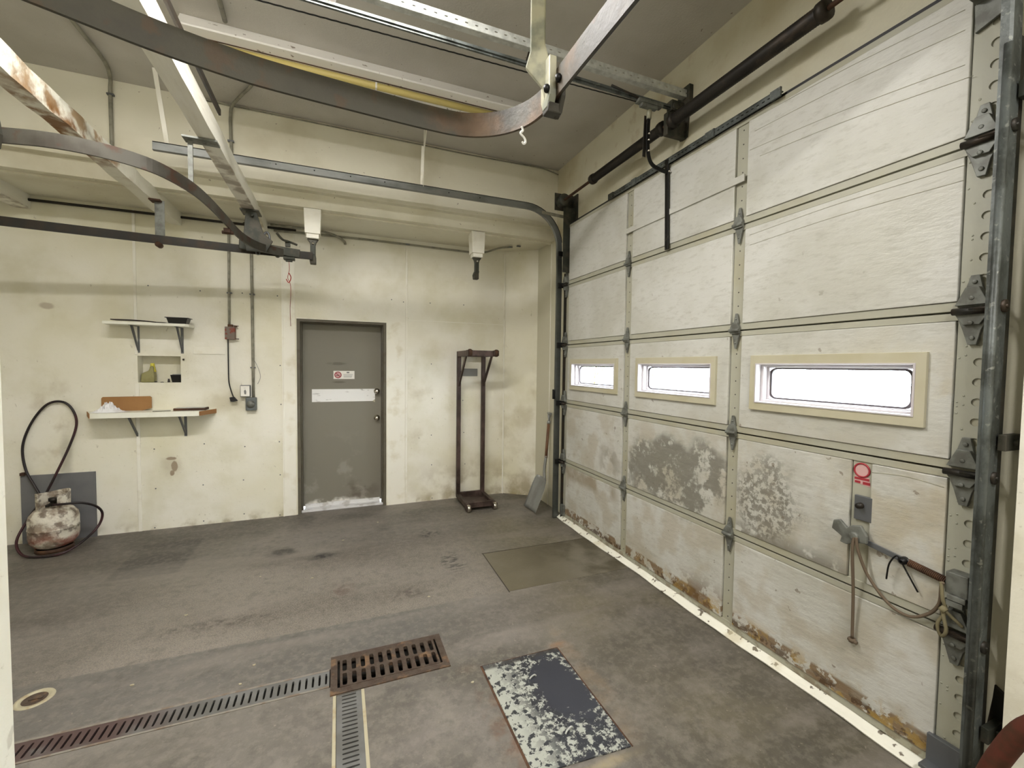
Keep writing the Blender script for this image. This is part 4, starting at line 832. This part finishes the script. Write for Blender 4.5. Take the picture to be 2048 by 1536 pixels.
# on the upper shelf
m_ = MB(); vs = []; N = 24
for i in range(N+1):
    t = i/N; x = -1.86+.385*t; h = 1.9475+.014*math.sin(PI*min(1, t*1.15))*(1-.4*t)+.012*(1-t)**4
    for (dy, dz) in ((4.84, 0), (4.95, 0.004), (4.95, .011), (4.84, .009)): vs.append((x, dy+.015*math.sin(6*t), h+dz))
m_.add(vs, [(i*4+k, i*4+(k+1) % 4, (i+1)*4+(k+1) % 4, (i+1)*4+k) for i in range(N) for k in range(4)]).add(vs[:4], [(3, 2, 1, 0)]).add(vs[-4:], [(0, 1, 2, 3)])
tag(m_.build('warped_sheet', 'darkwood', bevel=.001), 'flat dark warped sheet lying on the upper shelf', 'sheet')
tr2 = thing('plastic_tray', 'black plastic tub on the right end of the upper shelf', 'tub', (-1.375, 4.88, 1.9465))
def tub(w0, d0, w1, d1, h, t=.003):
    m = MB(); A = [(-w0, -d0, 0), (w0, -d0, 0), (w0, d0, 0), (-w0, d0, 0), (-w1, -d1, h), (w1, -d1, h), (w1, d1, h), (-w1, d1, h), (-w1+t, -d1+t, h), (w1-t, -d1+t, h), (w1-t, d1-t, h), (-w1+t, d1-t, h), (-w0+t, -d0+t, t), (w0-t, -d0+t, t), (w0-t, d0-t, t), (-w0+t, d0-t, t)]
    fs = [(3, 2, 1, 0)]+[(k, (k+1) % 4, 4+(k+1) % 4, 4+k) for k in range(4)]+[(4+k, 4+(k+1) % 4, 8+(k+1) % 4, 8+k) for k in range(4)]+[(8+k, 8+(k+1) % 4, 12+(k+1) % 4, 12+k) for k in range(4)]+[(12, 13, 14, 15)]
    return m.add(A, fs)
tub(.066, .045, .080, .055, .055).build('tub', 'blackplastic', tr2, .003)
MB().slab((-.090, .090), (-.062, .062), [(-.078, .078, -.053, .053)], .052, .058, 'xy').build('rim', 'blackplastic', tr2, .001)
# niche contents
ju = thing('jug', 'yellow translucent plastic jug at the left of the wall niche', 'jug', (-1.66, 5.062, 1.4005))
MB().prism([(-.065, 0), (.045, 0), (.045, .06), (.04, .11), (.035, .155), (.012, .155), (.0, .11), (-.055, .085)], -.035, .035, 'xz').build('body', 'olive', ju, .012)
MB().lathe([(.0, .182), (.016, .180), (.018, .150), (.022, .13), (.030, .10)], 16, (.022, 0, 0), 'z').build('neck', 'yellow', ju)
bk = thing('small_bin', 'black plastic cup at the right end of the wall niche', 'container', (-1.447, 5.06, 1.4005))
tub(.032, .030, .044, .04, .072).build('cup', 'blackplastic', bk, .003)
MB().box((-.035, -.01, .070), (.042, .01, .078)).build('insert', 'ink', bk)
tag(MB().lathe([(0, 0), (.010, 0), (.010, .016), (.007, .02), (.008, .034), (0, .034)], 12, (-1.508, 5.04, 1.4005)).build('small_bottle', 'inkdark'), 'tiny dark bottle beside the black cup in the niche', 'bottle')
tag(MB().lathe([(0, 0), (.010, 0), (.012, .006), (.008, .010), (0, .010)], 12, (-1.608, 5.04, 1.4005)).build('bottle_cap', 'inkdark'), 'tiny dark cap next to the yellow jug in the niche', 'cap')
tag(MB().lathe([(0, 0), (.014, 0), (.014, .004), (0, .006)], 12, (-1.56, 5.04, 1.4005)).build('bottle_cap', 'inkdark'), 'flat dark cap in the middle of the niche floor', 'cap')
# on the lower shelf
cbx = MB(); v = [(-1.995, 4.90), (-1.70, 4.90)]
cbx.prism([(-1.985, 1.1435), (-1.69, 1.1435), (-1.62, 1.165), (-1.62, 1.265), (-1.632, 1.275), (-1.975, 1.272), (-1.985, 1.26)], 4.965, 4.972, 'xz')
tag(cbx.build('cardboard_sheet', 'cardboard'), 'brown cardboard flap leaning on the wall on the lower shelf', 'cardboard')
bg_ = MB(); N1, N2 = 22, 10; vs = []
random.seed(5)
for i in range(N1+1):
    for k in range(N2+1):
        u = i/N1; w = k/N2; hh = .075*math.exp(-((u-.42)/.26)**2)*math.sin(PI*w)**.6*(1+.5*random.uniform(-1, 1))
        vs.append((-2.0+.24*u+random.uniform(-.004, .004), 4.80+.13*w, 1.1445+max(0, hh)))
bg_.add(vs, [(i*(N2+1)+k, (i+1)*(N2+1)+k, (i+1)*(N2+1)+k+1, i*(N2+1)+k+1) for i in range(N1) for k in range(N2)])
tag(bg_.build('plastic_bag', 'plastic_bag'), 'crumpled white bag in front of the cardboard on the lower shelf', 'bag')
trb = thing('metal_tray', 'flat grey baking tray at the right end of the lower shelf', 'tray', (-1.295, 4.90, 1.1435))
MB().slab((-.125, .125), (-.06, .06), [(-.115, .115, -.05, .05)], .0, .022, 'xy').box((-.12, -.055, 0), (.12, .055, .003)).build('tray', 'rust', trb, .002)
MB().box((-.115, -.04, .018), (.11, .045, .024)).build('lid', 'galv', trb)
tag(MB().bar((-1.56, 4.80, 1.147), (-1.43, 4.81, 1.150), .010, .004).build('putty_knife', 'darksteel'), 'thin dark blade lying left of the tray on the lower shelf', 'knife')

# ================================================================== INTERIOR DOOR
d2 = thing('door_2', 'plain taupe metal door with two round knobs in the back wall', 'door', (0, 0, 0), kind='structure')
B((DX0+.035, 5.15, .035), (DX1-.035, 5.195, DZ-.03)).build('door_leaf', 'doorpaint', d2, .002)
jm = MB().slab((DX0, DX1), (0, DZ), [(DX0+.032, DX1-.032, -1, DZ-.028)], 5.004, 5.24, 'xz')
jm.slab((DX0+.03, DX1-.03), (0, DZ-.026), [(DX0+.045, DX1-.045, -1, DZ-.04)], 5.06, 5.145, 'xz'); jm.build('door_frame', 'jamb', d2, .0015)
B((DX0+.032, 5.04, 0), (DX1-.032, 5.20, .022)).build('threshold', 'sill', d2, .003)
B((DX0+.06, 5.142, .022), (DX1-.06, 5.149, .060)).build('door_sweep', 'sill', d2)
for z in (1.29, .985):
    kx = .404
    MB().lathe([(0, 5.085), (.020, 5.086), (.027, 5.100), (.025, 5.118), (.013, 5.128), (.013, 5.14), (.032, 5.142), (.034, 5.15)], 24, (kx, 0, z), 'y').build('knob', 'chrome', d2)
B((-.272, 5.147, 1.178), (.384, 5.1495, 1.318)).build('paper_strip', 'paper', d2)
MB().prism([(.355, 1.178), (.384, 1.165), (.384, 1.2)], 5.144, 5.147, 'xz').build('curled_corner', 'tan', d2)
sg = B((-.054, 5.146, 1.43), (.164, 5.1495, 1.52)).build('no_smoking_sign', 'signwhite', d2)
lbl(sg, 'small white no smoking sign')
cx, cz = -.008, 1.475
MB().tube([(cx+.033*math.cos(t*PI/16), 5.1455, cz+.033*math.sin(t*PI/16)) for t in range(32)], .0042, 6, closed=True).bar((cx-.023, 5.1455, cz+.023), (cx+.023, 5.1455, cz-.023), .003, .007, (0, 0, 1)).build('prohibition_ring', 'red', sg)
MB().lathe([(0, 5.1456), (.031, 5.1458)], 24, (cx, 0, cz), 'y', False).build('disc', 'pink', sg)
MB().bar((cx-.022, 5.1445, cz-.008), (cx+.014, 5.1445, cz-.004), .002, .006).build('cigarette', 'inkdark', sg)
tx = MB(); 
for (x0, x1, z0, z1) in ((.082, .110, 1.495, 1.510), (.048, .146, 1.478, 1.482)): tx.box((x0, 5.1445, z0), (x1, 5.146, z1))
for k in range(3): tx.box((.050, 5.1445, 1.466-k*.009), (.142-k*.004, 5.146, 1.469-k*.009))
tx.build('small_print', 'ink', sg)

# ================================================================== TALL RACK
rk = thing('steel_rack', 'tall dark brown steel dolly frame standing upright against the back wall', 'rack', (0, 0, 0))
RX0, RX1 = 1.285, 1.625
for x in (RX0+.02, RX1-.02):
    MB().box((x-.022, 4.885, .055), (x+.022, 4.93, 1.76)).build('upright', 'rack', rk, .003)
    B((x-.020, 4.47, 1.70), (x+.020, 4.93, 1.762)).build('side_arm', 'rack', rk, .003); B((x-.020, 4.47, .035), (x+.020, 4.93, .085)).build('side_arm', 'rack', rk, .003)
    MB().bar((x, 4.60, 1.71), (x, 4.90, 1.36), .018, .035, (0, 1, 0)).build('brace', 'rack', rk, .003)
    for z in (1.735, .045):
        MB().lathe([(0, x-.017), (.036, x-.017), (.040, x-.010), (.040, x+.010), (.036, x+.017), (0, x+.017)], 20, (0, 4.455, z if z > 1 else .042), 'x').build('wheel', 'chrome' if z < 1 else 'rust', rk)
        MB().box((x-.026, 4.435, z-.028), (x-.018, 4.51, z+.03)).box((x+.018, 4.435, z-.028), (x+.026, 4.51, z+.03)).build('fork', 'rack', rk, .002)
for z, m0 in ((1.70, 'rack'), (.035, 'rack')):
    B((RX0+.03, 4.475, z), (RX1-.03, 4.50, z+.062)).build('cross_plate', m0, rk, .003); B((RX0+.03, 4.90, z), (RX1-.03, 4.925, z+.06)).build('cross_plate', m0, rk, .003)
B((RX0+.02, 4.50, .035), (RX1-.02, 4.90, .050)).build('deck', 'rack', rk)
B((RX0-.004, 4.895, .19), (RX0, 4.915, .235)).build('weld_tab', 'rack', rk); B((RX1, 4.895, .19), (RX1+.004, 4.915, .235)).build('weld_tab', 'rack', rk)
tag(B((1.37, 4.992, 1.47), (1.56, 5.0, 1.56)).build('wall_plate', 'ink', bevel=.001), 'small grey plate on the wall behind the steel rack', 'cover plate')

# ================================================================== SHOVEL
sv = thing('shovel', 'square-mouth grain shovel with wooden shaft leaning in the corner', 'shovel', (0, 0, 0))
top = Vector((2.200, 4.335, 1.075))
MB().tube([top-Vector((0, 0, .12)), Vector((2.14, 4.27, .58))], .0165, 12).build('shaft', 'wood', sv)
MB().tube(spline([(2.143, 4.272, .60), (2.122, 4.262, .49), (2.112, 4.25, .41), (2.108, 4.225, .33)]), [.019]*25 if False else .016, 10).build('socket', 'spade', sv)
hdv = MB(); a = top-Vector((0, 0, .125))
hdv.tube([a, a+Vector((.006, 0, .035))], .02, 10).tube(spline([a+Vector((.006, 0, .03)), a+Vector((-.0, -.02, .07)), a+Vector((.0, -.052, .12))]), .010, 8).tube(spline([a+Vector((.006, 0, .03)), a+Vector((.01, .02, .07)), a+Vector((.016, .045, .12))]), .010, 8).tube([a+Vector((0, -.056, .118)), a+Vector((.016, .05, .118))], .012, 10)
hdv.build('d_grip', 'spade', sv)
bl = MB(); N1, N2 = 10, 12; rows = []
P0 = Vector((2.11, 4.205, .37)); P1 = Vector((1.952, 4.24, .022)); ax = (P1-P0); wd_ = Vector((.05, -1, 0)).normalized(); nr = ax.cross(wd_).normalized()
if nr.x > 0: nr = -nr
for i in range(N1+1):
    t = i/N1; c = P0+ax*t; hw = .105+.035*min(1, t*3)**.7 if t > 0 else .09
    for k in range(N2+1):
        s = k/N2*2-1; up = .045*abs(s)**3*(1-.55*t)+.02*(1-t)**3
        rows.append(c+wd_*hw*s+nr*up)
bl.add(rows, [(i*(N2+1)+k, i*(N2+1)+k+1, (i+1)*(N2+1)+k+1, (i+1)*(N2+1)+k) for i in range(N1) for k in range(N2)], True)
bo = bl.build('blade', 'spade', sv); so_ = bo.modifiers.new('solid', 'SOLIDIFY'); so_.thickness = .003

# ================================================================== PROPANE TANK, BOARD, HOSE
tag(B((-2.55, 4.984, .0), (-2.05, 4.999, .595)).build('backing_board', 'board'), 'square dark grey board on the wall behind the gas cylinder', 'board')
tp = thing('gas_cylinder', 'rust-stained white propane cylinder on the floor at the left', 'gas cylinder', (-2.235, 4.76, 0))
MB().lathe([(.09, .0), (.118, .0), (.118, .03), (.11, .032)], 32).build('foot_ring', 'rust', tp)
MB().lathe([(0, .02), (.07, .025), (.12, .05), (.148, .09), (.155, .13), (.155, .192), (.157, .194), (.157, .2), (.155, .202), (.155, .265), (.148, .305), (.12, .345), (.07, .368), (0, .375)], 40).build('body', 'tank', tp)
col = MB(); n = 40; vs = []; fs = []
for i in range(n+1):
    t = PI*1.0+.55+(2*PI-1.25)*i/n
    t = -PI*.5+.75+(2*PI-1.2)*i/n-.1
    top_ = .485+.01*math.sin(t*2)
    for r, z in ((.103, .335), (.105, top_), (.099, top_), (.097, .335)): vs.append((r*math.cos(t), r*math.sin(t), z))
fs = [(i*4+k, i*4+(k+1) % 4, (i+1)*4+(k+1) % 4, (i+1)*4+k) for i in range(n) for k in range(4)]
col.add(vs, fs, False).add(vs[:4], [(0, 1, 2, 3)]).add(vs[-4:], [(0, 1, 2, 3)]); col.build('collar', 'tank', tp)
MB().lathe([(.0, .37), (.02, .37), (.02, .41), (.03, .415), (.03, .44), (0, .44)], 16).box((-.01, -.09, .385), (.01, .0, .405)).build('valve', 'darksteel', tp)
hs = [(-2.21, 4.70, .395), (-2.12, 4.66, .405), (-2.02, 4.69, .395), (-1.955, 4.77, .33), (-1.94, 4.82, .24), (-1.975, 4.80, .13), (-2.04, 4.66, .05), (-2.12, 4.58, .015), (-2.25, 4.58, .012), (-2.37, 4.62, .03), (-2.45, 4.72, .12), (-2.43, 4.86, .28), (-2.37, 4.90, .40), (-2.29, 4.92, .60), (-2.20, 4.95, .86), (-2.16, 4.965, 1.04), (-2.19, 4.97, 1.17), (-2.26, 4.975, 1.235), (-2.36, 4.975, 1.21), (-2.46, 4.975, 1.06), (-2.52, 4.97, .86), (-2.505, 4.965, .66), (-2.44, 4.95, .50), (-2.38, 4.93, .385), (-2.36, 4.91, .36)]
ho = thing('gas_hose', 'long dark hose looped up the wall and round the gas cylinder', 'hose', (0, 0, 0))
MB().tube(spline(hs, 8), .0095, 10).build('hose', 'hose', ho)
MB().tube([(-2.375, 4.91, .375), (-2.35, 4.90, .345)], .02, 10).build('coupling', 'darksteel', ho)
tag(MB().box((-2.545, 4.965, .60), (-2.515, 4.999, .625)).build('hose_hook', 'rust'), 'small rusty hook holding the hose above the grey board', 'hook')

# ================================================================== DRAINS AND HATCH
gt = thing('drain_grate', 'large rusty cast iron floor grate with two rows of slots', 'floor grate', (.25, 2.3175, 0))
gm = MB(); cw = .048/2*1.0; nx = 11
hx = .50/(2*nx)
for r in range(2):
    for q in range(nx):
        gm.perf(-.25+hx*(2*q+1), -.0525+r*.105, hx, .0525, .0115, .044, -.010, .008, 'xy', 12, 5)
gm.box((-.295, -.145, -.004), (.295, -.105, .006)).box((-.295, .105, -.004), (.295, .145, .006)).box((-.295, -.105, -.004), (-.262, .105, .006)).box((.262, -.105, -.004), (.295, .105, .006))
gm.build('grate', 'iron', gt)
def channel(name, u0, u1, v0, v1, along, label, sl_, pitch, m):
    t = thing(name, label, 'drain channel', (0, 0, 0), 'slotted drain channels')
    n = int(abs(u1-u0)/pitch); p = (u1-u0)/n/2; g_ = MB(); hv = (v1-v0)/2; cv = (v0+v1)/2
    for q in range(n):
        c = u0+p*(2*q+1)
        if along == 'x': g_.perf(c, cv, p, hv, abs(p)*.34, hv*sl_, -.010, .001, 'xy', 10, 5)
        else: g_.perf(cv, c, hv, p, hv*sl_, abs(p)*.36, -.010, .001, 'xy', 10, 5)
    g_.build('slotted_cover', m, t); return t
t1 = channel('drain_channel', -1.93, -.05, 2.250, 2.362, 'x', 'long slotted channel drain running left from the grate', .70, .030, 'cement_grey')
B((-1.94, 2.362, -.02), (-.05, 2.374, .002)).build('edge_strip', 'drainside', t1); B((-1.94, 2.239, -.02), (-.05, 2.250, .002)).build('edge_strip', 'drainside', t1)
t2 = channel('drain_channel', .82, 2.165, -.016, .096, 'y', 'slotted channel drain running from the grate toward the camera', .58, .0235, 'cement_grey')
B((.096, .80, -.02), (.110, 2.168, .003)).build('edge_strip', 'drainedge', t2); B((-.032, .80, -.02), (-.018, 2.168, .003)).build('edge_strip', 'drainedge', t2)
ht = thing('floor_hatch', 'paint-flaked steel hatch plate set in the floor with two small lugs', 'floor hatch', (0, 0, 0))
MB().prism([(.700, 2.108), (.700, 1.455), (1.135, 1.425), (1.140, 2.098)], .0, .006, 'xy').build('plate', 'hatch', ht, .001)
MB().prism([(.690, 2.115), (.690, 1.45), (.700, 1.45), (.700, 2.108), (1.14, 2.098), (1.14, 1.425), (1.146, 1.425), (1.148, 2.108)], .0, .002, 'xy').build('rusty_rim', 'rust', ht)
MB().tube(spline([(.895, 1.930, .006), (.905, 1.932, .014), (.925, 1.940, .014), (.935, 1.940, .006)]), .004, 6).build('lug', 'galv', ht)
MB().tube(spline([(.905, 1.575, .006), (.915, 1.580, .014), (.94, 1.592, .014), (.95, 1.596, .006)]), .004, 6).build('lug', 'galv', ht)
cl = thing('cleanout_cover', 'round pale pipe cover set in the floor at far left', 'pipe cover', (-1.335, 2.655, 0))
MB().lathe([(0, .001), (.052, .001), (.054, .004), (.068, .004), (.070, 0)], 32).build('ring', 'drainedge', cl)
MB().lathe([(0, .0015), (.045, .0015)], 24).box((-.02, -.008, .0015), (.03, .008, .005)).build('plug', 'iron', cl)
# paint flakes and grit on the floor
random.seed(3)
fl = [(-.55, 3.62), (-.19, 3.46), (.03, 4.12), (.36, 4.48), (-.90, 3.22), (.62, 2.02), (-.46, 2.42), (-.95, 2.60), (.57, 2.9), (-.42, 2.55)]
for (x, y) in fl:
    m = MB(); n = 7; pts = [(x+.010*random.uniform(.4, 1.3)*math.cos(2*PI*k/n), y+.007*random.uniform(.4, 1.2)*math.sin(2*PI*k/n)) for k in range(n)]
    tag(m.prism(pts, .0005, .004, 'xy').build('paint_flake', 'drainedge'), 'small pale flake of paint lying on the concrete floor', 'debris', 'paint flakes on the floor')
# rusty bent pipe at the near right corner
rpz = thing('bent_pipe', 'rust-red bent pipe at the bottom right corner by the near track', 'pipe', (0, 0, 0))
MB().tube(spline([(1.98, .50, .60), (1.995, .60, .48), (2.01, .66, .33), (2.02, .70, .19), (2.04, .74, .08), (2.05, .76, .035)], 6), .030, 12).build('pipe', 'rust_bright', rpz)

# ------------------------------------------------------------ sub-parts: fasteners and fittings belong to the part that carries them
def kids(t, n): return [o for o in t.children if o.name.split('.')[0] == n]
for t in [o for o in bpy.data.objects if o.get('category')]:
    for child, host in (('bolt', 'shank'), ('plug', 'cord'), ('valve', 'collar'), ('fork', 'side_arm'), ('wheel', 'side_arm'), ('screw', 'box'), ('cover', 'box'), ('card', 'case'), ('print', 'case'),
                        ('arm_socket', 'curved_arm'), ('coupling', 'hose'), ('winding_cone', 'spring'), ('slot_dot', 'track_channel'), ('loop', 'side_plate'), ('eye_bolt', 'tongue'), ('lug', 'plate'), ('lid', 'tray')):
        hs_ = kids(t, host)
        if not hs_: continue
        for c in kids(t, child): c.parent = hs_[0]
for o in bpy.data.objects:
    b = o.name.split('.')[0]
    if b == 'knob': lbl(o, 'round chrome knob')
    if b == 'paper_strip': lbl(o, 'blank white paper strip')
